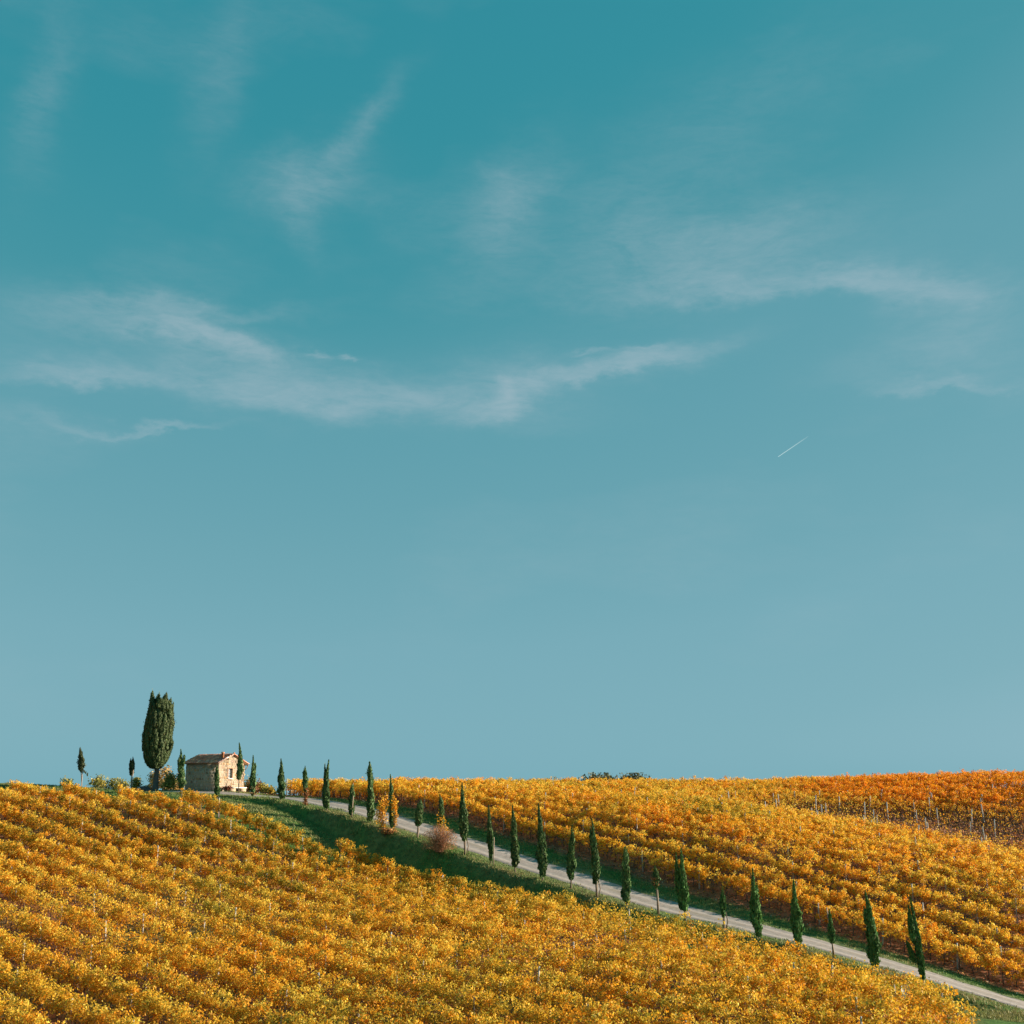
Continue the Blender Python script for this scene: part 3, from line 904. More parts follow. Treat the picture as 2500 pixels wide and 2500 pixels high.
def crown_geo(g, base, tip, R_, kind, n, seed, col, lumps=0.28, spray=(0.12, 0.26)):
    """a crown of many upright sprays round an axis from base to tip"""
    rs = np.random.default_rng(seed)
    base = np.asarray(base, float); tip = np.asarray(tip, float)
    H = tip[2] - base[2]
    ph = rs.uniform(0, 6.28, 6)
    bow = rs.normal(0, 0.05, 2) * H * 0.35

    def axis_pt(t):
        return base[None] + (tip - base)[None] * t[:, None] + np.stack([bow[0] * np.sin(t * math.pi), bow[1] * np.sin(t * math.pi), 0 * t], 1)

    def rad(t, a):
        l = 1 + lumps * (np.sin(2 * a + 9 * t + ph[0]) * 0.4 + np.sin(3 * a - 14 * t + ph[1]) * 0.35 + np.sin(a + 23 * t + ph[2]) * 0.35 + np.sin(5 * a + 31 * t + ph[3]) * 0.25)
        return R_ * cyl_profile(t, kind) * l
    # dark core so that the crown is dense
    nt_, na = 16, 10
    tt = np.linspace(0.01, 0.93, nt_); aa = np.linspace(0, 2 * math.pi, na, endpoint=False)
    T, A = np.meshgrid(tt, aa, indexing='ij')
    rr = rad(T.ravel(), A.ravel()) * 0.72
    c = axis_pt(T.ravel()); c[:, 0] += rr * np.cos(A.ravel()); c[:, 1] += rr * np.sin(A.ravel())
    q = [(i * na + j, i * na + (j + 1) % na, (i + 1) * na + (j + 1) % na, (i + 1) * na + j) for i in range(nt_ - 1) for j in range(na)]
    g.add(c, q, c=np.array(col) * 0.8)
    # sprays
    t = rs.random(n * 3); keep = rs.random(n * 3) < np.maximum(cyl_profile(t, kind), 0.18); t = t[keep][:n]; m = len(t)
    a = rs.uniform(0, 2 * math.pi, m)
    r = rad(t, a) * np.where(rs.random(m) < 0.06, rs.uniform(1.05, 1.4, m), rs.uniform(0.66, 1.06, m))
    p = axis_pt(t); out = np.stack([np.cos(a), np.sin(a), 0 * a], 1)
    p = p + out * r[:, None]
    L = rs.uniform(*spray, m) * (1 - 0.45 * t)
    wd = L * rs.uniform(0.22, 0.38, m)
    d = out * rs.uniform(0.12, 0.5, m)[:, None] + np.array([0, 0, 1.0]) + rs.normal(0, 0.16, (m, 3)); d /= np.linalg.norm(d, axis=1)[:, None]
    side = np.cross(d, out + rs.normal(0, 0.35, (m, 3))); side /= np.linalg.norm(side, axis=1)[:, None]
    nrm = np.cross(side, d)
    v = np.empty((m, 4, 3))
    v[:, 0] = p - d * L[:, None] * 0.5
    v[:, 1] = p + side * wd[:, None] + nrm * wd[:, None] * 0.5
    v[:, 2] = p + d * L[:, None] * 0.6
    v[:, 3] = p - side * wd[:, None] + nrm * wd[:, None] * 0.5
    f = np.arange(m * 4).reshape(m, 4)
    lum = np.exp(rs.normal(0, 0.22, m) + 0.22 * np.sin(3 * a + 17 * t + ph[4]))
    cc = np.array(col)[None] * lum[:, None]
    warm = (rs.random(m) < 0.10)[:, None]
    cc = cc * (1 - 0.6 * warm) + np.array([0.16, 0.14, 0.06]) * 0.6 * warm
    g.add(v.reshape(-1, 3), t=np.concatenate([f[:, [0, 1, 2]], f[:, [0, 2, 3]]]), c=np.repeat(cc, 4, 0))


KINDS = ['egg', 'spindle', 'flame', 'column', 'flame', 'flame', 'flame', 'spindle', 'flame', 'column', 'column', 'flame', 'column', 'column', 'flame',
         'spindle', 'flame', 'flame', 'flame', 'flame', 'column', 'spindle', 'flame', 'spindle', 'flame', 'flame', 'flame', 'flame', 'flame']
TWIN = {1: -3.2, 8: -7, 22: -8}            # second leader: photo px offset of its tip
STAKE = {0: 0.5, 1: 0.62, 4: 0.0, 9: 0.62, 14: 0.25, 15: 0.46, 19: 0.2, 23: 0.3, 26: 1.02, 13: 0.4, 12: 0.25, 21: 0.5}
LABELS = [
    'small cypress on a bare staked trunk, farthest left on the skyline',
    'tiny twin-tipped cypress with a pale stake, left of the big cypress',
    'slim dark cypress touching the left end of the stone cottage',
    'short columnar cypress standing before the front corner of the stone cottage',
    'cypress with a thin bare trunk standing before the lit gable beside its window',
    'slender wavy cypress just right of the cottage, reddish shrub at its foot',
    'cypress with a swollen middle, alone against sky between cottage and vines',
    'narrow cypress with rust-brown dead growth over its lower half',
    'tall twin-tipped cypress at the top of the alley against the sky',
    'short bushy cypress right of the twin-tipped one, pale stake in its foliage',
    'tall blunt columnar cypress just left of the yellow-leaved shrub',
    'thin cypress overgrown with yellow leaves, above the yellow shrub',
    'small blunt cypress on a thin bare trunk, between yellow and russet shrubs',
    'cypress rising out of the russet twiggy shrub',
    'tall cypress on two bare stems just right of the russet shrub',
    'thin cypress with a leaning wooden stake, second right of the russet shrub',
    'full cypress on a short pale trunk, third right of the russet shrub',
    'tall broad cypress leafy to the ground, fourth right of the russet shrub',
    'medium cypress with a frayed skirt, fifth right of the russet shrub',
    'tall narrow cypress on two thin stems, sixth right of the russet shrub',
    'blunt dense cypress leafy to the ground, seventh right of the russet shrub',
    'small cypress with browned base on a long bare trunk by the road',
    'big fork-tipped cypress, broadest of those along the road',
    'smallest cypress of the lower alley, a thin one on two stems',
    'tall tapering cypress right of the smallest thin one, leafy to the ground',
    'tapering cypress fourth from the lower end of the alley',
    'small thin cypress whose white stake rises above its tip',
    'tall cypress second from the lower right end of the alley',
    'last cypress at the lower right, split by a slit in its foliage']

tree_mat_bark = M_BARK
for i, tdat in enumerate(TREES):
    bx_, by_, tx_, ty_, cb_, wpx = tdat
    P = TREE_P[i]
    gz = float(ground_z(P[0:1], P[1:2])[0])
    P = np.array([P[0], P[1], gz])
    Y = P[1]
    top = pix(tx_, ty_, Y); top[2] += CAMZ
    cbt = pix(bx_ + (tx_ - bx_) * (by_ - cb_) / (by_ - ty_), cb_, Y); cbt[2] += CAMZ
    cbt[2] = max(cbt[2], gz + 0.12)
    sc = F / Y
    Rr = wpx / sc / 2 * (0.80 if i >= 13 else 0.90)
    root = thing('cypress_tree', tuple(P), LABELS[i], 'cypress', 'young cypresses along the gravel road')
    col = np.array([0.098, 0.172, 0.062]) * random.uniform(0.85, 1.15)
    if i in (0, 1):
        col = np.array([0.075, 0.095, 0.045])
    if i >= 22:
        col = col * np.array([0.95, 1.15, 0.95])
    g = Geo()
    H = top[2] - cbt[2]
    n = int(900 + 1500 * H * Rr)
    sp = (0.14, 0.30) if H > 3 else (0.11, 0.22)
    if i in TWIN:
        off = TWIN[i] / sc
        crown_geo(g, cbt - P, top - P + np.array([0.1, 0, 0]), Rr * 0.78, KINDS[i], n, 100 + i, col, spray=sp)
        tip2 = top - P + np.array([off, 0.1, -0.07 * H])
        crown_geo(g, cbt - P + np.array([off * 0.75, 0.05, 0.05]), tip2, Rr * 0.62, KINDS[i], n // 2, 200 + i, col * 0.9, spray=sp)
    elif i == 28:
        crown_geo(g, cbt - P + np.array([0.02, 0, 0]), top - P, Rr * 0.62, 'flame', n, 100 + i, col, spray=sp)
        crown_geo(g, cbt - P + np.array([-0.30, 0.1, 1.9]), top - P + np.array([-0.12, 0.05, -0.5]), Rr * 0.62, 'flame', n // 2, 220 + i, col, spray=sp)
        crown_geo(g, cbt - P + np.array([-0.36, 0.1, 0.9]), top - P + np.array([-0.35, 0.05, -2.4]), Rr * 0.42, 'column', n // 3, 221 + i, col, spray=sp)
    else:
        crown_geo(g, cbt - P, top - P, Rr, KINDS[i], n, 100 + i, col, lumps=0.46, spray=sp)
        # side tufts that break the outline
        for j in range(3):
            tq = random.uniform(0.05, 0.6); a = random.uniform(0, 6.28)
            bb = (cbt + (top - cbt) * tq) - P + np.array([math.cos(a), math.sin(a), 0]) * Rr * 0.62
            crown_geo(g, bb, bb + np.array([math.cos(a) * 0.07, math.sin(a) * 0.07, H * random.uniform(0.18, 0.30)]), Rr * 0.42, 'spindle', 110, 300 + i * 5 + j, col, spray=sp)
    add_obj('crown', g.mesh('cypress_crown', [M_CYP]), root)
    # trunk up through the crown
    g = Geo()
    tr = 0.045 if wpx < 16 else 0.06
    mid_p = cbt - P
    g.tube([(0, 0, -0.2), mid_p * 0.5, mid_p, mid_p + (top - cbt) * 0.5, mid_p + (top - cbt) * 0.8], [tr * 1.3, tr, tr * 0.9, tr * 0.5, 0.01], 6)
    add_obj('trunk', g.mesh('cypress_trunk', [M_BARK]), root)
    if i in (14, 19, 23):
        g = Geo().tube([(0.10, 0.05, -0.2), mid_p * 0.6 + (0.28, 0.05, 0), mid_p + (0.16, 0.02, 0.3)], [0.04, 0.035, 0.025], 5)
        add_obj('trunk', g.mesh('second_stem', [M_BARK]), root)
    if i in STAKE and STAKE[i] > 0:
        hs = (top[2] - P[2]) * STAKE[i]
        dx_ = 0.09 if i not in (15,) else 0.30
        g = Geo().tube([(dx_ * 0.6 - (0.12 if i == 0 else 0), -0.16, -0.2), (dx_ + (tx_ - bx_) / sc * STAKE[i], -Rr - 0.05 if i in (9, 28, 0, 1) else (0.14 if i == 26 else -0.16), hs)], [0.038, 0.034], 6)
        add_obj('stake', g.mesh('stake', [M_STAKE]), root)
    if i == 0:
        g = Geo()
        for j in range(5):
            e = mid_p + np.array([0.25 + 0.11 * j, random.uniform(-.2, .2), 0.15 - 0.12 * j])
            g.tube([mid_p + (0.05, 0, -0.1), (mid_p + e) / 2 + (0, 0, 0.08), e], [0.015, 0.01, 0.006], 4, c=(0.10, 0.08, 0.05))
            crown_geo(g, e - np.array([0, 0, 0.12]), e + np.array([0.02, 0, 0.14]), 0.06, 'spindle', 40, 900 + j, col, spray=(0.06, 0.12))
        add_obj('broken_branch', g.mesh('broken_branch', [M_CYP]), root)
    if i in (7, 21, 5):
        m = 500 if i == 7 else 240
        lo = (cb_ - 8, by_ - 2) if i == 7 else ((cb_ - 16, cb_ + 6) if i == 21 else (by_ - 26, by_ - 4))
        tt = rng.uniform(lo[0], lo[1], m)
        hz = (by_ - tt) / sc
        rr_ = np.abs(rng.normal(0, Rr * 0.75, m)); a = rng.uniform(0, 6.28, m)
        pp = np.stack([rr_ * np.cos(a) + (tx_ - bx_) / sc * hz / (top[2] - P[2]), rr_ * np.sin(a), hz], 1)
        cdead = (np.array([0.28, 0.12, 0.05]) if i != 5 else np.array([0.30, 0.15, 0.07])) * np.exp(rng.normal(0, 0.3, m))[:, None]
        v, t = leaf_cards(pp, rng.normal(0, 1, (m, 3)), rng.uniform(0.05, 0.11, m), 0.45, 0.2)
        add_obj('dead_foliage', mesh_np('dead_foliage', v, t, [M_SHRUB], np.repeat(cdead, 4, 0)), root, kind='stuff')

# the big old cypress
bp = pix(378, 1931, 118.0)
bp[2] = float(ground_z(bp[0:1], bp[1:2])[0])
scb = F / 118.0
root = thing('big_cypress_tree', tuple(bp), 'big old columnar cypress with ragged top and bare grey trunk left of the cottage', 'cypress')
g = Geo()
tt = np.linspace(0, 1, 9)
zc = (1926 - 1868) / scb
g.tube([(0.10 * s, 0, -0.3 + (zc + 1.4) * s) for s in tt], 0.29 - 0.12 * tt + 0.10 * np.exp(-tt * 12), 10)
for a in np.linspace(0, 6.28, 7)[:-1]:
    g.tube([(0.08, 0, zc - 0.4), (0.08 + 0.35 * math.cos(a), 0.35 * math.sin(a), zc + 0.3), (0.08 + 0.7 * math.cos(a), 0.7 * math.sin(a), zc + 1.5)], [0.11, 0.08, 0.04], 6)
add_obj('trunk', g.mesh('big_trunk', [M_BARK_GREY]), root)
g = Geo()
colb = np.array([0.078, 0.112, 0.042])
# envelope: photo rows and left/right edges of the crown
ENV = [(1876, 366, 388), (1866, 352, 398), (1850, 345, 405), (1832, 341, 411), (1810, 340.5, 412), (1790, 342, 412), (1765, 344, 411), (1740, 347, 410), (1724, 351, 406), (1712, 356, 401), (1706, 362, 396), (1702, 368, 390)]
ev = np.array([(1926 - a, (b + c) / 2 - 378, (c - b) / 2 * 0.97) for a, b, c in ENV]) / scb
lo_z, hi_z = ev[0, 0], ev[-1, 0]
env_c = lambda h: np.interp(h, ev[:, 0], ev[:, 1]); env_r = lambda h: np.interp(h, ev[:, 0], ev[:, 2])
rs = random.Random(5)
# inner mass
nt_, na = 24, 18
for_h = np.linspace(lo_z + 0.05, hi_z - 1.0, nt_)
vv = []
for h in for_h:
    for j in range(na):
        a = 2 * math.pi * j / na
        r = env_r(h) * 0.74 * (1 + 0.12 * math.sin(3 * a + h * 2) + 0.08 * math.sin(5 * a - h * 3))
        vv.append((env_c(h) + r * math.cos(a), r * math.sin(a), h))
q = [(i * na + j, i * na + (j + 1) % na, (i + 1) * na + (j + 1) % na, (i + 1) * na + j) for i in range(nt_ - 1) for j in range(na)]
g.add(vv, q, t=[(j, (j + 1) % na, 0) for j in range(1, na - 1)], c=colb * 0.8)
# plumes all over the envelope
nplume = 330
for j in range(nplume):
    h = lo_z + 0.05 + (hi_z - lo_z - 1.25) * rs.random() ** 0.95
    a = rs.uniform(0, 2 * math.pi)
    rr = env_r(h) * rs.uniform(0.78, 0.93)
    b = np.array([env_c(h) + rr * math.cos(a), rr * math.sin(a), h])
    ln_ = rs.uniform(0.75, 1.35)
    h2 = min(h + ln_, hi_z - 0.2)
    r2 = env_r(h2) * rs.uniform(0.86, 1.0)
    e = np.array([env_c(h2) + r2 * math.cos(a), r2 * math.sin(a), h2])
    crown_geo(g, b, e, rs.uniform(0.13, 0.25), 'spindle', 70, 5000 + j, colb * rs.uniform(0.8, 1.25), spray=(0.12, 0.26))
# ragged leaders on top
for (tpx, tpy, bpx, r_) in [(355, 1685, 364, 0.20), (374, 1692, 373, 0.22), (393, 1691, 387, 0.20), (401, 1705, 396, 0.18), (355, 1702, 360, 0.18), (384, 1698, 381, 0.22), (366, 1698, 367, 0.22), (406, 1716, 401, 0.16), (352, 1716, 356, 0.16)]:
    e = np.array([(tpx - 378) / scb, rs.uniform(-0.5, 0.5), (1926 - tpy) / scb])
    b = np.array([(bpx - 378) / scb, rs.uniform(-0.5, 0.5), (1926 - 1745) / scb])
    crown_geo(g, b, e, r_ * 1.25, 'spindle', 330, 6000 + int(tpx), colb * 1.05, spray=(0.13, 0.28))
crown_geo(g, np.array([(409 - 378) / scb, -0.3, (1926 - 1832) / scb]), np.array([(417 - 378) / scb, -0.3, (1926 - 1808) / scb]), 0.15, 'spindle', 120, 7001, colb, spray=(0.1, 0.2))
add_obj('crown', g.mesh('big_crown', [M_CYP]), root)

# ------------------------------------------------------------------ shrubs
def shrub(name, label, category, base, radii, n, cols, seed, leaf=(0.05, 0.1), stems=8, stem_col=M_BARK, clumps=14, height0=0.15, group=None, mat=None, rise=0.55):
    rs = np.random.default_rng(seed)
    base = np.array(base, float)
    root = thing(name, tuple(base), label, category, group)
    rx, ry, rz = radii
    cc = rs.normal(0, 0.45, (clumps, 3)); cc /= np.maximum(1, np.linalg.norm(cc, axis=1))[:, None]
    cc = cc * np.array([rx, ry, rz * 0.8]) + np.array([0, 0, rz * rise + height0])
    cc[:, 2] = np.maximum(cc[:, 2], 0.12)
    k = rs.integers(0, clumps, n)
    p = cc[k] + rs.normal(0, 0.26, (n, 3)) * np.array([rx, ry, rz * 0.7])
    p[:, 2] = np.abs(p[:, 2] - 0.05) + 0.05
    pal = np.array(cols)
    ck = rs.integers(0, len(pal), clumps)
    c = 0.5 * pal[ck][k] + 0.5 * pal[rs.integers(0, len(pal), n)]
    c = c * np.exp(rs.normal(0, 0.22, n))[:, None]
    v, t = leaf_cards(p, rs.normal(0, 0.8, (n, 3)) + np.array([0, 0, 0.5]), rs.uniform(*leaf, n), 0.75, 0.2)
    add_obj('foliage', mesh_np('shrub_foliage', v, t, [mat or M_SHRUB], np.repeat(c, 4, 0)), root, kind='stuff')
    g = Geo()
    for j in range(stems):
        e = cc[j % clumps] * rs.uniform(0.85, 1.15)
        m_ = e * np.array([0.35, 0.35, 0.55]) + rs.normal(0, 0.05, 3)
        g.tube([(rs.normal(0, 0.05), rs.normal(0, 0.05), -0.1), m_, e], [0.022, 0.014, 0.006], 4)
    add_obj('branches', g.mesh('shrub_branches', [stem_col]), root)
    return root


def gpt(px, py, Y, line=None):
    p = pix(px, py, Y) if line is None else on_line(px, py, line)
    p[2] = float(ground_z(p[0:1], p[1:2])[0])
    return p


YEL = [(0.70, 0.36, 0.02), (0.66, 0.27, 0.015), (0.74, 0.46, 0.05)]
OLV = [(0.42, 0.35, 0.08), (0.30, 0.29, 0.08), (0.52, 0.38, 0.07), (0.22, 0.23, 0.07)]
PALE = [(0.62, 0.42, 0.16), (0.55, 0.34, 0.12), (0.66, 0.48, 0.2)]
RUS = [(0.42, 0.19, 0.10), (0.50, 0.24, 0.12), (0.58, 0.33, 0.15), (0.36, 0.22, 0.12)]
M_TWIG = noisy_mat('russet_twig', (0.32, 0.15, 0.09), (0.48, 0.25, 0.15), 10, 0.9)

shrub('shrub', 'golden-yellow open shrub beside the leaf-covered cypress on the bank top', 'shrub', gpt(935, 2022, 0, -2.9), (0.55, 0.5, 1.75), 620, YEL, 31, (0.05, 0.10), 12, rise=0.62)
shrub('climbing_vine', 'yellow-leaved creeper climbing up the thin cypress', 'creeper', gpt(961, 2028, 0, -2.95), (0.22, 0.22, 1.75), 330, YEL, 32, (0.05, 0.10), 6, rise=0.95)
shrub('shrub', 'low orange-brown undergrowth at the foot of the yellow shrub', 'shrub', gpt(940, 2034, 0, -3.6), (0.85, 0.4, 0.30), 420, [(0.42, 0.18, 0.05), (0.5, 0.26, 0.06), (0.3, 0.14, 0.07)], 33, (0.05, 0.09), 6)

# russet twiggy shrub
bq = gpt(1072, 2090, 0, -3.5)
root = thing('twiggy_shrub', tuple(bq), 'russet half-bare twiggy shrub bulging over the shaded bank', 'shrub')
g = Geo()
rs = np.random.default_rng(77)
m = 420
for j in range(m):
    a = rs.uniform(0, 6.28); s = rs.uniform(0.25, 1.05)
    e = np.array([math.cos(a) * s * 1.25, math.sin(a) * s * 0.85, rs.uniform(0.35, 2.0) * (1.15 - 0.35 * s)])
    mid_ = e * np.array([0.45, 0.45, 0.6]) + rs.normal(0, 0.06, 3)
    g.tube([(rs.normal(0, .12), rs.normal(0, .12), -0.05), mid_, e], [0.014, 0.010, 0.005], 3, cap=False)
add_obj('twigs', g.mesh('twigs', [M_TWIG]), root, kind='stuff')
n = 2600
a = rs.uniform(0, 6.28, n); s = rs.random(n) ** 0.5 * 1.12
pp = np.stack([np.cos(a) * s * 1.22, np.sin(a) * s * 0.85, 0.12 + rs.random(n) * 1.85 * (1.12 - 0.45 * s)], 1)
c = np.array(RUS)[rs.integers(0, 4, n)] * np.exp(rs.normal(0, 0.25, n))[:, None]
v, t = leaf_cards(pp, rs.normal(0, 1, (n, 3)), rs.uniform(0.025, 0.06, n), 0.5, 0.2)
add_obj('foliage', mesh_np('russet_leaves', v, t, [M_SHRUB], np.repeat(c, 4, 0)), root, kind='stuff')
shrub('climbing_vine', 'yellow creeper leaves hanging round the staked trunk above the russet shrub', 'creeper', gpt(1080, 2084, 0, -2.95), (0.45, 0.3, 1.2), 200, YEL, 41, (0.05, 0.09), 6, rise=1.0, height0=0.3)

# low bushes along the hilltop
SK = 'bushes along the hilltop'
for j, (px, py, Y, rx, rz, cols, lab, sd_) in enumerate([
    (162, 1918, 121, 0.75, 0.75, OLV, 'olive-yellow bush on the skyline, leftmost of the hilltop bushes', 1),
    (240, 1917, 122, 0.95, 0.75, OLV, 'rounded olive bush on the skyline, nearer the farthest left cypress', 2),
    (280, 1920, 121, 1.0, 0.65, OLV, 'low yellowish bush on the skyline, nearer the tiny twin-tipped cypress', 3),
    (330, 1922, 120, 0.6, 0.75, OLV, 'small sparse bush at the foot of the tiny twin-tipped cypress', 4),
    (374, 1922, 124, 0.75, 1.25, PALE, 'pale tan half-bare bush behind the trunk of the big cypress', 5),
    (397, 1922, 124, 1.0, 1.45, PALE, 'taller pale orange bush just right of the big cypress trunk', 6),
    (412, 1924, 120, 1.1, 0.7, OLV, 'low olive bush between the big cypress and the slim dark cypress', 7),
    (434, 1924, 122, 0.6, 1.0, PALE, 'pale bush peeping out left of the slim dark cypress', 8),
    (605, 1932, 121, 0.75, 1.0, PALE + OLV, 'straw-coloured bush at the right-hand corner of the cottage', 9),
    (622, 1934, 120.5, 0.5, 0.8, [(0.4, 0.13, 0.1), (0.34, 0.2, 0.1), (0.45, 0.28, 0.1)], 'small reddish bush behind the slender wavy cypress', 10),
    (638, 1936, 121, 0.8, 0.62, OLV, 'low olive bush on the skyline right of the slender wavy cypress', 11),
    (660, 1938, 120, 0.75, 0.5, OLV + YEL[:1], 'lowest yellow-green bush where the hilltop meets the vine rows', 12)]):
    shrub('bush', lab, 'bush', gpt(px, py, Y), (rx * 0.9, rx * 0.75, rz * (0.85 if j in (4, 5, 7) else 1.0) + (0.34 if j < 8 else 0.0)), int(520 * rx * (1.5 + rz)), cols, 400 + sd_, (0.06, 0.12), 7, group=SK)

# ------------------------------------------------------------------ boulder beside the big cypress
M_ROCK = noisy_mat('dark_rock', (0.045, 0.05, 0.055), (0.11, 0.11, 0.11), 4, 0.85, bump=0.6, bump_dist=0.05)
rk = gpt(352, 1926, 116)
nl, na = 9, 16
vv = []
for i in range(nl):
    ph = (i / (nl - 1)) * math.pi / 2
    for j in range(na):
        a = 2 * math.pi * j / na
        k = 1 + 0.10 * math.sin(3 * a + 1) + 0.07 * math.sin(5 * a + 2 * ph)
        vv.append((0.62 * math.cos(ph) ** 0.7 * math.cos(a) * k, 0.5 * math.cos(ph) ** 0.7 * math.sin(a) * k, -0.1 + 0.62 * math.sin(ph)))
q = [(i * na + j, i * na + (j + 1) % na, (i + 1) * na + (j + 1) % na, (i + 1) * na + j) for i in range(nl - 1) for j in range(na)]
add_obj('boulder', mesh_np('boulder', vv, np.array(q), [M_ROCK], None, True), None, tuple(rk), label='dark rounded boulder on the hilltop grass left of the big cypress trunk', category='boulder')

# ------------------------------------------------------------------ distant trees behind the right crest
for j, (px, py, Y, r_, lab) in enumerate([
    (1462, 1887, 172, 3.2, 'distant dark tree peeping over the vines, left one of three'),
    (1500, 1883.5, 176, 3.6, 'distant dark tree peeping over the vines, tallest and middle of three'),
    (1552, 1887, 174, 2.9, 'distant dark tree peeping over the vines, right one of three')]):
    tp = pix(px, py, Y); gz = float(ground_z(tp[0:1], tp[1:2])[0]); topz = tp[2] + CAMZ
    root = thing('distant_tree', (tp[0], tp[1], gz), lab, 'tree', 'distant trees beyond the crest')
    Ht = topz - gz
    g = Geo().tube([(0, 0, -0.3), (0.1, 0, Ht * 0.3), (0, 0.1, Ht * 0.6)], [0.3, 0.22, 0.12], 8)
    for a in (0.5, 2.3, 4.0, 5.3):
        g.tube([(0.05, 0, Ht * 0.35), (math.cos(a) * r_ * 0.4, math.sin(a) * r_ * 0.4, Ht * 0.6), (math.cos(a) * r_ * 0.7, math.sin(a) * r_ * 0.7, Ht * 0.75)], [0.14, 0.09, 0.04], 5)
    add_obj('trunk', g.mesh('trunk', [M_BARK]), root)
    rs = np.random.default_rng(60 + j)
    n = 5000
    cn = rs.normal(0, 1, (26, 3)); cn /= np.linalg.norm(cn, axis=1)[:, None]; cn *= rs.uniform(0.45, 0.85, (26, 1))
    cn = cn * np.array([r_, r_, Ht * 0.30]) + np.array([0, 0, Ht * 0.70])
    k = rs.integers(0, 26, n)
    p = cn[k] + rs.normal(0, 0.42, (n, 3)); p[:, 2] = np.minimum(p[:, 2], Ht * 1.0)
    c = np.array([[0.15, 0.16, 0.08], [0.20, 0.18, 0.09], [0.12, 0.13, 0.075]])[rs.integers(0, 3, n)] * np.exp(rs.normal(0, 0.2, n))[:, None]  # leaf tones lightened, distance haze put into the colour
    v, t = leaf_cards(p, rs.normal(0, 0.8, (n, 3)) + np.array([0, 0, 0.4]), rs.uniform(0.1, 0.2, n), 0.8, 0.2)
    add_obj('crown', mesh_np('crown', v, t, [M_SHRUB], np.repeat(c, 4, 0)), root)

# ------------------------------------------------------------------ the stone cottage
M_MORTAR = noisy_mat('mortar', (0.30, 0.25, 0.19), (0.42, 0.36, 0.28), 12, 0.95)
STONES = [noisy_mat('stone_' + nme, tuple(0.66 * x * k_ for x, k_ in zip(c, (0.95, 0.90, 0.88))), tuple(1.0 * x * k_ for x, k_ in zip(c, (1.0, 0.95, 0.93))), 7, 0.9, bump=0.5) for nme, c in
          [('tan', (0.44, 0.34, 0.22)), ('cream', (0.50, 0.39, 0.27)), ('grey', (0.43, 0.34, 0.26)), ('ochre', (0.42, 0.28, 0.15)), ('pink', (0.46, 0.31, 0.22)), ('brown', (0.26, 0.18, 0.12)), ('pale', (0.54, 0.45, 0.36))]]
M_BRICK = noisy_mat('brick_trim', (0.50, 0.29, 0.18), (0.60, 0.38, 0.26), 14, 0.9)
M_TILE = foliage_mat('terracotta', 0.0, 0.85)
M_TERRA = noisy_mat('terracotta_pot', (0.50, 0.20, 0.10), (0.62, 0.28, 0.15), 10, 0.85)
M_FRAME = noisy_mat('window_paint', (0.58, 0.54, 0.50), (0.68, 0.64, 0.60), 10, 0.6)
M_SILL = noisy_mat('sill_stone', (0.62, 0.58, 0.52), (0.74, 0.70, 0.64), 10, 0.8)
M_GLASS, ant, ab = new_mat('window_glass')
ab.inputs['Base Color'].default_value = (0.20, 0.24, 0.28, 1); ab.inputs['Roughness'].default_value = 0.08; ab.inputs['Specular IOR Level'].default_value = 0.9  # pale base colour stands in for the sky reflected in the panes
M_PIPE = noisy_mat('copper_gutter', (0.16, 0.09, 0.06), (0.25, 0.15, 0.10), 8, 0.5)
M_WOOD = noisy_mat('roof_wood', (0.20, 0.11, 0.06), (0.32, 0.19, 0.11), 12, 0.8, stretch=(0.2, 1, 1))

GW, SL, HE, HR = 3.75, 4.1, 2.66, 3.42      # gable width, side length, eave and ridge heights
hc = pix(530.5, 1932.5, 115.6)               # near corner on the ground
gzc = float(ground_z(hc[0:1], hc[1:2])[0])
hz = hc[2] + CAMZ
# local frame: x along the gable (to the right, away), y along the side wall (to the left, away), z up
gang = R(62.0)
gxd = np.array([math.cos(gang), math.sin(gang)])        # gable direction in plan
house = thing('stone_cottage', (hc[0], hc[1], hz), 'small rough stone cottage with terracotta tile roof on the hilltop', 'cottage')
house.rotation_euler = (0, 0, gang)
# local axes: +X = gxd, +Y = left of it

wall = Geo()
TH = 0.35
wx0, wx1, wz0, wz1 = 1.36, 1.98, 1.27, 2.17           # window opening in the gable (y = 0 plane)


def prism(g, poly, y0, y1):
    """poly in x-z, extruded in y"""
    n = len(poly)
    v = [(a, y0, b) for a, b in poly] + [(a, y1, b) for a, b in poly]
    q = [(i, (i + 1) % n, n + (i + 1) % n, n + i) for i in range(n)]
    g.add(v, q, t=[(0, i, i + 1) for i in range(1, n - 1)] + [(n, n + i + 1, n + i) for i in range(1, n - 1)])


gz = lambda x: HE + (HR - HE) * (1 - abs(x - GW / 2) / (GW / 2))
B0 = -0.5
prism(wall, [(0, B0), (wx0, B0), (wx0, gz(wx0)), (0, HE)], 0, TH)
prism(wall, [(wx1, B0), (GW, B0), (GW, HE), (GW / 2, HR), (wx1, gz(wx1))] if wx1 > GW / 2 - 1e-6 and False else [(wx1, B0), (GW, B0), (GW, HE), (wx1, gz(wx1))], 0, TH)
prism(wall, [(wx0, B0), (wx1, B0), (wx1, wz0), (wx0, wz0)], 0, TH)
prism(wall, [(wx0, wz1), (wx1, wz1), (wx1, gz(wx1)), (GW / 2, HR), (wx0, gz(wx0))], 0, TH)
prism(wall, [(0, B0), (GW, B0), (GW, HE), (GW / 2, HR), (0, HE)], SL - TH, SL)
wall.box(0, TH, TH, SL - TH, B0, HE)
wall.box(GW - TH, GW, TH, SL - TH, B0, HE)
wall_o = add_obj('wall', wall.mesh('cottage_wall', [M_MORTAR]), house)

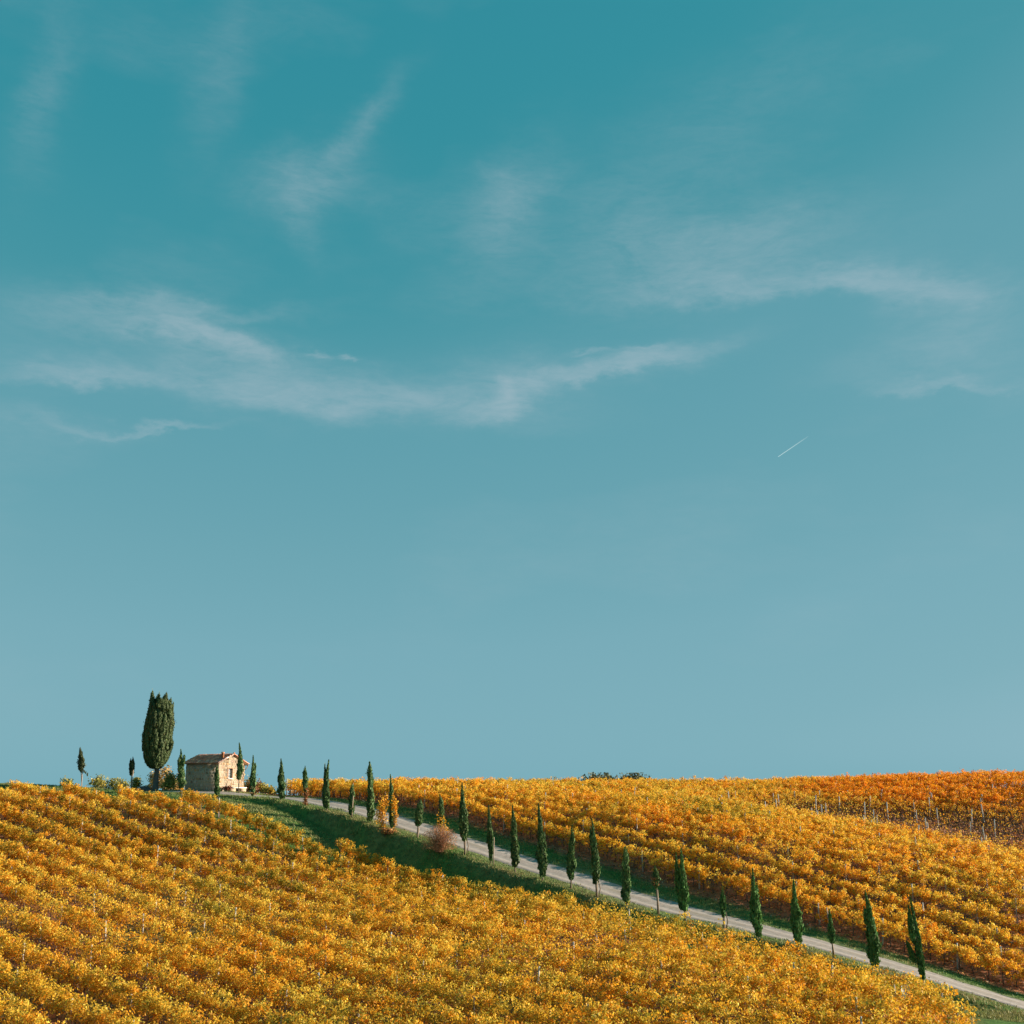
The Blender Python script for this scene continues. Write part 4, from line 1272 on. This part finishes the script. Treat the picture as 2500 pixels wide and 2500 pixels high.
# stones set into the two walls one can see, each its own piece
def stone_mesh(seed):
    r_ = np.random.default_rng(seed)
    n = 7
    ang_ = np.sort(r_.uniform(0, 2 * math.pi, n) * 0.35 + np.linspace(0, 2 * math.pi, n, endpoint=False) * 0.65 + 0.3)
    pr = 0.5 * np.clip(1 / np.maximum(np.abs(np.cos(ang_)), np.abs(np.sin(ang_))), 1, 1.25) * r_.uniform(0.88, 1.0, n)
    v = []
    for dpt, k in ((0.0, 1.0), (-0.7, 0.96), (-1.0, 0.78)):
        for a, p_ in zip(ang_, pr):
            v.append((math.cos(a) * p_ * k, dpt * (1 + 0.2 * r_.normal() * (dpt < -0.8)), math.sin(a) * p_ * k))
    q = [(i * n + j, (i + 1) * n + j, (i + 1) * n + (j + 1) % n, i * n + (j + 1) % n) for i in range(2) for j in range(n)]
    t = [(2 * n, 2 * n + j + 1, 2 * n + j) for j in range(1, n - 1)]
    return v, q, t


stone_sets = []
for m_i in range(len(STONES)):
    for s_ in range(3):
        v, q, t = stone_mesh(m_i * 10 + s_)
        stone_sets.append(Geo().add(v, q, t).mesh('stone', [STONES[m_i]]))


def courses(width, zlo, zhi_fn, rs, hmin=0.15, hmax=0.27):
    z = zlo
    while z < HR:
        h = rs.uniform(hmin, hmax); x = 0.0
        while x < width - 0.05:
            w_ = min(rs.uniform(0.20, 0.46), width - x)
            if width - x - w_ < 0.12: w_ = width - x
            zc_ = z + h / 2; xc_ = x + w_ / 2
            if zc_ + h * 0.4 < zhi_fn(xc_):
                yield xc_, zc_, w_, h
            x += w_
        z += h


rs = random.Random(12)
SW = [0.30, 0.24, 0.12, 0.14, 0.09, 0.03, 0.08]


def pick_stone(wts):
    m_i = rs.choices(range(7), wts)[0]
    return stone_sets[m_i * 3 + rs.randrange(3)]


nst = 0
for (xc_, zc_, w_, h) in courses(GW, -0.05, lambda x: gz(x) - 0.02, rs):
    if wx0 - 0.16 < xc_ + w_ / 2 and xc_ - w_ / 2 < wx1 + 0.16 and wz0 - 0.12 < zc_ + h / 2 and zc_ - h / 2 < wz1 + 0.16:
        if not (xc_ + w_ / 2 < wx0 - 0.05 or xc_ - w_ / 2 > wx1 + 0.05 or zc_ + h / 2 < wz0 - 0.05 or zc_ - h / 2 > wz1 + 0.05):
            continue
    o = add_obj('stone', pick_stone(SW), wall_o, (xc_, 0.004, zc_)); o.scale = (w_ * 0.95, rs.uniform(0.02, 0.05), h * 0.93); nst += 1
for (xc_, zc_, w_, h) in courses(SL, -0.05, lambda x: HE - 0.02, rs, 0.19, 0.32):
    o = add_obj('stone', pick_stone([0.22, 0.10, 0.34, 0.08, 0.06, 0.12, 0.08]), wall_o, (0.004, xc_, zc_)); o.scale = (w_ * 0.95, rs.uniform(0.02, 0.055), h * 0.93); o.rotation_euler = (0, 0, -math.pi / 2); nst += 1

# window: brick surround, sill, frame with bars, panes
win = add_obj('window', Geo().box(wx0 + 0.005, wx0 + 0.05, 0.17, 0.22, wz0 + 0.005, wz1 - 0.005).box(wx1 - 0.05, wx1 - 0.005, 0.17, 0.22, wz0 + 0.005, wz1 - 0.005)
              .box(wx0 + 0.05, wx1 - 0.05, 0.172, 0.218, wz0 + 0.005, wz0 + 0.05).box(wx0 + 0.05, wx1 - 0.05, 0.172, 0.218, wz1 - 0.05, wz1 - 0.005)
              .mesh('window_frame', [M_FRAME]), house)
pw = (wx1 - wx0 - 0.10) / 2; phh = (wz1 - wz0 - 0.10) / 3
add_obj('bar', Geo().box((wx0 + wx1) / 2 - 0.022, (wx0 + wx1) / 2 + 0.022, 0.165, 0.205, wz0 + 0.05, wz1 - 0.05).mesh('bar', [M_FRAME]), win)
for j in (1, 2):
    zb = wz0 + 0.05 + phh * j
    add_obj('bar', Geo().box(wx0 + 0.05, wx1 - 0.05, 0.168, 0.202, zb - 0.015, zb + 0.015).mesh('bar', [M_FRAME]), win)
for a in range(2):
    for b in range(3):
        x0 = wx0 + 0.05 + pw * a; z0 = wz0 + 0.05 + phh * b
        add_obj('pane', Geo().box(x0 + 0.003, x0 + pw - 0.003, 0.192, 0.198, z0 + 0.003, z0 + phh - 0.003).mesh('pane', [M_GLASS]), win)
add_obj('sill', Geo().box(wx0 - 0.06, wx1 + 0.06, -0.07, 0.165, wz0 - 0.085, wz0 - 0.003).mesh('sill', [M_SILL]), house)
for j in range(9):
    zb = wz0 + (wz1 - wz0) * j / 9
    for s, xa in ((-1, wx0), (1, wx1)):
        ww_ = 0.13 if j % 2 else 0.09
        x0, x1 = (xa - ww_, xa - 0.003) if s < 0 else (xa + 0.003, xa + ww_)
        add_obj('brick', Geo().box(x0, x1, -0.03, 0.12, zb + 0.006, zb + (wz1 - wz0) / 9 - 0.006).mesh('brick', [M_BRICK]), wall_o)
for j in range(9):
    xb = wx0 - 0.13 + (wx1 - wx0 + 0.26) * j / 9
    add_obj('brick', Geo().box(xb + 0.005, xb + (wx1 - wx0 + 0.26) / 9 - 0.005, -0.03, 0.12, wz1 + 0.005, wz1 + 0.13).mesh('brick', [M_BRICK]), wall_o)

# roof: boards and clay pan-and-cover tiles
slope = math.atan2(HR - HE, GW / 2)
OV, OVG = 0.26, 0.16
run = GW / 2 / math.cos(slope) + OV / math.cos(slope)
roof = Geo()
for s in (-1, 1):
    def rp(d, y, up_):      # d = distance down the slope from the ridge
        return (GW / 2 + s * (d * math.cos(slope) - up_ * math.sin(slope) * -1 * 0) + s * up_ * math.sin(slope), y, HR + 0.02 - d * math.sin(slope) + up_ * math.cos(slope))
    a = [rp(0.0, -OVG, 0.01), rp(run, -OVG, 0.01), rp(run, SL + OVG, 0.01), rp(0.0, SL + OVG, 0.01), rp(0.0, -OVG, 0.07), rp(run, -OVG, 0.07), rp(run, SL + OVG, 0.07), rp(0.0, SL + OVG, 0.07)]
    roof.add(a, [(0, 1, 2, 3), (4, 7, 6, 5), (0, 4, 5, 1), (1, 5, 6, 2), (2, 6, 7, 3), (3, 7, 4, 0)])
roof_o = add_obj('roof', roof.mesh('roof_deck', [M_WOOD]), house)
tiles = Geo(); tcols = np.array([[0.46, 0.18, 0.11], [0.34, 0.14, 0.10], [0.52, 0.23, 0.14], [0.28, 0.13, 0.11], [0.42, 0.21, 0.16], [0.58, 0.32, 0.21]])
rs2 = np.random.default_rng(3)
nrow = 6; tl_ = run / nrow; ncol = int((SL + 2 * OVG) / 0.2)
for s in (-1, 1):
    for ci in range(ncol + 1):
        yc_ = -OVG + (SL + 2 * OVG) * ci / ncol
        for ri in range(nrow):
            d0 = ri * tl_ - 0.03; d1 = d0 + tl_ + 0.07
            r0, r1 = 0.075, 0.092
            lift = rs2.uniform(0, 0.012); tw = rs2.normal(0, 0.008)
            v = []
            for d_, r_, u_ in ((d0, r0, 0.0), (d1, r1, 0.035)):
                for j in range(7):
                    a = math.pi * j / 6
                    up_ = 0.075 + u_ + lift + r_ * math.sin(a) * 0.9
                    yy_ = yc_ + tw + r_ * math.cos(a)
                    v.append((GW / 2 + s * (d_ * math.cos(slope) + up_ * math.sin(slope)), yy_, HR + 0.02 - d_ * math.sin(slope) + up_ * math.cos(slope)))
            n0 = 7
            q = [(j, j + 1, n0 + j + 1, n0 + j) for j in range(6)]
            tiles.add(v, q, t=[(n0, n0 + j, n0 + j + 1) for j in range(1, 6)], c=tcols[rs2.choice(6, p=[.25, .2, .2, .13, .12, .10])] * rs2.uniform(1.0, 1.4))
# pan tiles underneath as a low plane of darker clay
for s in (-1, 1):
    v = []
    for d_ in (0, run + 0.02):
        for yv in (-OVG - 0.02, SL + OVG + 0.02):
            up_ = 0.085
            v.append((GW / 2 + s * (d_ * math.cos(slope) + up_ * math.sin(slope)), yv, HR + 0.02 - d_ * math.sin(slope) + up_ * math.cos(slope)))
    tiles.add(v, [(0, 1, 3, 2)], c=(0.26, 0.13, 0.09))
tiles_o = add_obj('roof_tiles', tiles.mesh('roof_tiles', [M_TILE]), roof_o, kind='stuff')
for ci in range(13):
    y0 = -OVG - 0.03 + (SL + 2 * OVG + 0.06) * ci / 13; y1 = y0 + (SL + 2 * OVG + 0.06) / 13 + 0.04
    g = Geo(); v = []
    for yv, r_ in ((y0, 0.125), (y1, 0.105)):
        for j in range(9):
            a = math.pi * j / 8
            v.append((GW / 2 + r_ * math.cos(a), yv, HR + 0.07 + r_ * math.sin(a)))
    g.add(v, [(j, j + 1, 9 + j + 1, 9 + j) for j in range(8)], t=[(0, j + 1, j) for j in range(1, 8)], c=tcols[rs2.integers(0, 6)] * rs2.uniform(0.9, 1.2))
    add_obj('ridge_tile', g.mesh('ridge_tile', [M_TILE]), roof_o)
add_obj('ridge_cap', Geo().tube([(GW / 2, -OVG - 0.02, HR + 0.10), (GW / 2, -OVG - 0.02, HR + 0.22), (GW / 2, -OVG - 0.02, HR + 0.27)], [0.085, 0.08, 0.10], 8).mesh('ridge_cap', [M_TERRA]), roof_o)
# pale mortar verge along both rakes of the lit gable
for s in (-1, 1):
    v = []
    for d_ in (0.05, run - 0.02):
        for up_ in (0.06, 0.16):
            for yv in (-OVG - 0.055, -OVG + 0.04):
                v.append((GW / 2 + s * (d_ * math.cos(slope) + up_ * math.sin(slope)), yv, HR + 0.02 - d_ * math.sin(slope) + up_ * math.cos(slope)))
    add_obj('verge', Geo().add(v, [(0, 1, 3, 2), (4, 6, 7, 5), (0, 4, 5, 1), (2, 3, 7, 6), (0, 2, 6, 4), (1, 5, 7, 3)]).mesh('verge', [M_SILL if s < 0 else M_TERRA]), roof_o)
# chimney: round clay pipe on the left slope near the lit gable
dch = run * 0.52
cxx = GW / 2 - dch * math.cos(slope); czz = HR - dch * math.sin(slope)
ch = add_obj('chimney', Geo().tube([(cxx, 0.25, czz - 0.05), (cxx, 0.25, czz + 0.62), (cxx, 0.25, czz + 0.63), (cxx, 0.25, czz + 0.72)], [0.13, 0.13, 0.165, 0.165], 12).mesh('chimney', [M_TERRA]), roof_o)
add_obj('chimney_cowl', Geo().tube([(cxx - 0.12, 0.25, czz + 0.72), (cxx - 0.12, 0.25, czz + 0.80), (cxx, 0.25, czz + 0.84), (cxx + 0.10, 0.25, czz + 0.80)], [0.02, 0.02, 0.02, 0.02], 5).mesh('cowl', [M_PIPE]), roof_o)
# gutter and swan-neck pipe at the right eave
xe = GW / 2 + run * math.cos(slope); ze = HR + 0.02 - run * math.sin(slope)
gut = Geo(); v = []
for yv in (-OVG, SL + OVG):
    for j in range(7):
        a = math.pi + math.pi * j / 6
        v.append((xe + 0.07 + 0.08 * math.cos(a), yv, ze + 0.03 + 0.08 * math.sin(a)))
gut.add(v, [(j, j + 1, 7 + j + 1, 7 + j) for j in range(6)], t=[(0, j, j + 1) for j in range(1, 6)])
add_obj('gutter', gut.mesh('gutter', [M_PIPE]), roof_o)
add_obj('downpipe', Geo().tube([(xe + 0.07, -0.05, ze - 0.04), (xe + 0.06, -0.05, ze - 0.20), (xe - 0.08, -0.05, ze - 0.36), (GW + 0.07, 0.0, ze - 0.46), (GW + 0.06, 0.2, ze - 0.6), (GW + 0.06, 0.2, 0.1)], 0.035, 8).mesh('downpipe', [M_PIPE]), house)


def hloc(x, y):
    p = hc[:2] + gxd * x + np.array([-gxd[1], gxd[0]]) * y
    return np.array([p[0], p[1], float(ground_z(np.array([p[0]]), np.array([p[1]]))[0])])


# stone bench at the gable foot and a dark red plant
pb = hloc(2.35, -0.42)
root = thing('stone_bench', (pb[0], pb[1], min(pb[2], hz)), 'low pale stone bench against the foot of the lit gable', 'bench')
root.rotation_euler = (0, 0, gang)
add_obj('seat', Geo().box(-1.12, 1.12, -0.2, 0.25, 0.34, 0.44).mesh('bench_seat', [M_SILL]), root)
for s in (-0.75, 0.75):
    add_obj('leg', Geo().box(s - 0.33, s + 0.33, -0.16, 0.22, -0.3, 0.337).mesh('bench_leg', [STONES[1]]), root)
shrub('bush', 'dark red low plant at the cottage corner below the window', 'bush', hloc(0.72, -0.55), (0.5, 0.35, 0.32), 260, [(0.14, 0.03, 0.025), (0.2, 0.06, 0.03), (0.1, 0.05, 0.03)], 71, (0.05, 0.09), 6)

# ------------------------------------------------------------------ pale board in the foreground vines
sb = pix(2210, 2405, 62.0)
sgz = float(ground_z(sb[0:1], sb[1:2])[0]); stz = sb[2] + CAMZ
root = thing('marker_board', (sb[0], sb[1], sgz), 'pale grey board with a cut corner standing in the lower right vines', 'board')
M_BOARD = noisy_mat('board_paint', (0.50, 0.55, 0.58), (0.60, 0.65, 0.67), 6, 0.6)
Hb = stz - sgz
g = Geo()
poly = [(-0.21, Hb - 0.75), (0.21, Hb - 0.75), (0.21, Hb - 0.10), (0.12, Hb), (-0.15, Hb), (-0.21, Hb - 0.07)]
prism(g, poly, -0.015, 0.015)
add_obj('plate', g.mesh('plate', [M_BOARD]), root)
add_obj('post', Geo().tube([(0, 0.055, -0.3), (0, 0.055, Hb - 0.1)], 0.035, 6).mesh('board_post', [M_POST]), root)

# ------------------------------------------------------------------ contrail high in the sky
YC = 26000.0
ca = pix(1900, 1115, YC); cb = pix(1975, 1064, YC * 1.3)
M_CON, cnt_, cb_ = new_mat('ice_trail')
cb_.inputs['Base Color'].default_value = (0.85, 0.85, 0.85, 1); cb_.inputs['Roughness'].default_value = 1.0
catt = cnt_.nodes.new('ShaderNodeAttribute'); catt.attribute_name = 'tint'
ctr_ = cnt_.nodes.new('ShaderNodeBsdfTransparent'); cmx = cnt_.nodes.new('ShaderNodeMixShader')
cnt_.links.new(catt.outputs['Fac'], cmx.inputs[0]); cnt_.links.new(ctr_.outputs[0], cmx.inputs[1]); cnt_.links.new(cb_.outputs[0], cmx.inputs[2])
ctl_ = cnt_.nodes.new('ShaderNodeBsdfTranslucent'); ctl_.inputs[0].default_value = (0.85, 0.85, 0.85, 1)
ca_ = cnt_.nodes.new('ShaderNodeAddShader'); cnt_.links.new(cb_.outputs[0], ca_.inputs[0]); cnt_.links.new(ctl_.outputs[0], ca_.inputs[1]); cnt_.links.new(ca_.outputs[0], cmx.inputs[2])
cnt_.links.new(cmx.outputs[0], cnt_.nodes['Material Output'].inputs[0])
g = Geo()
kk = 24
tt = np.linspace(0, 1, kk)
pts = (cb - ca)[None] * tt[:, None]
rad_ = 7 + 9 * tt
g.tube(pts, rad_, 8, cap=False)
op = np.repeat(0.09 * np.clip(1 - tt, 0, 1) ** 0.8, 8)
me = mesh_np('contrail', np.concatenate(g.v), [np.concatenate(g.q)], [M_CON], np.repeat(op[:, None], 3, 1), True)
add_obj('contrail', me, None, (ca[0], ca[1], ca[2] + CAMZ), label='short white aircraft trail high in the right-hand sky', category='contrail')

nob = len(scene.objects)
print('objects', nob, 'tris approx', sum(len(o.data.polygons) for o in scene.objects if o.type == 'MESH'))
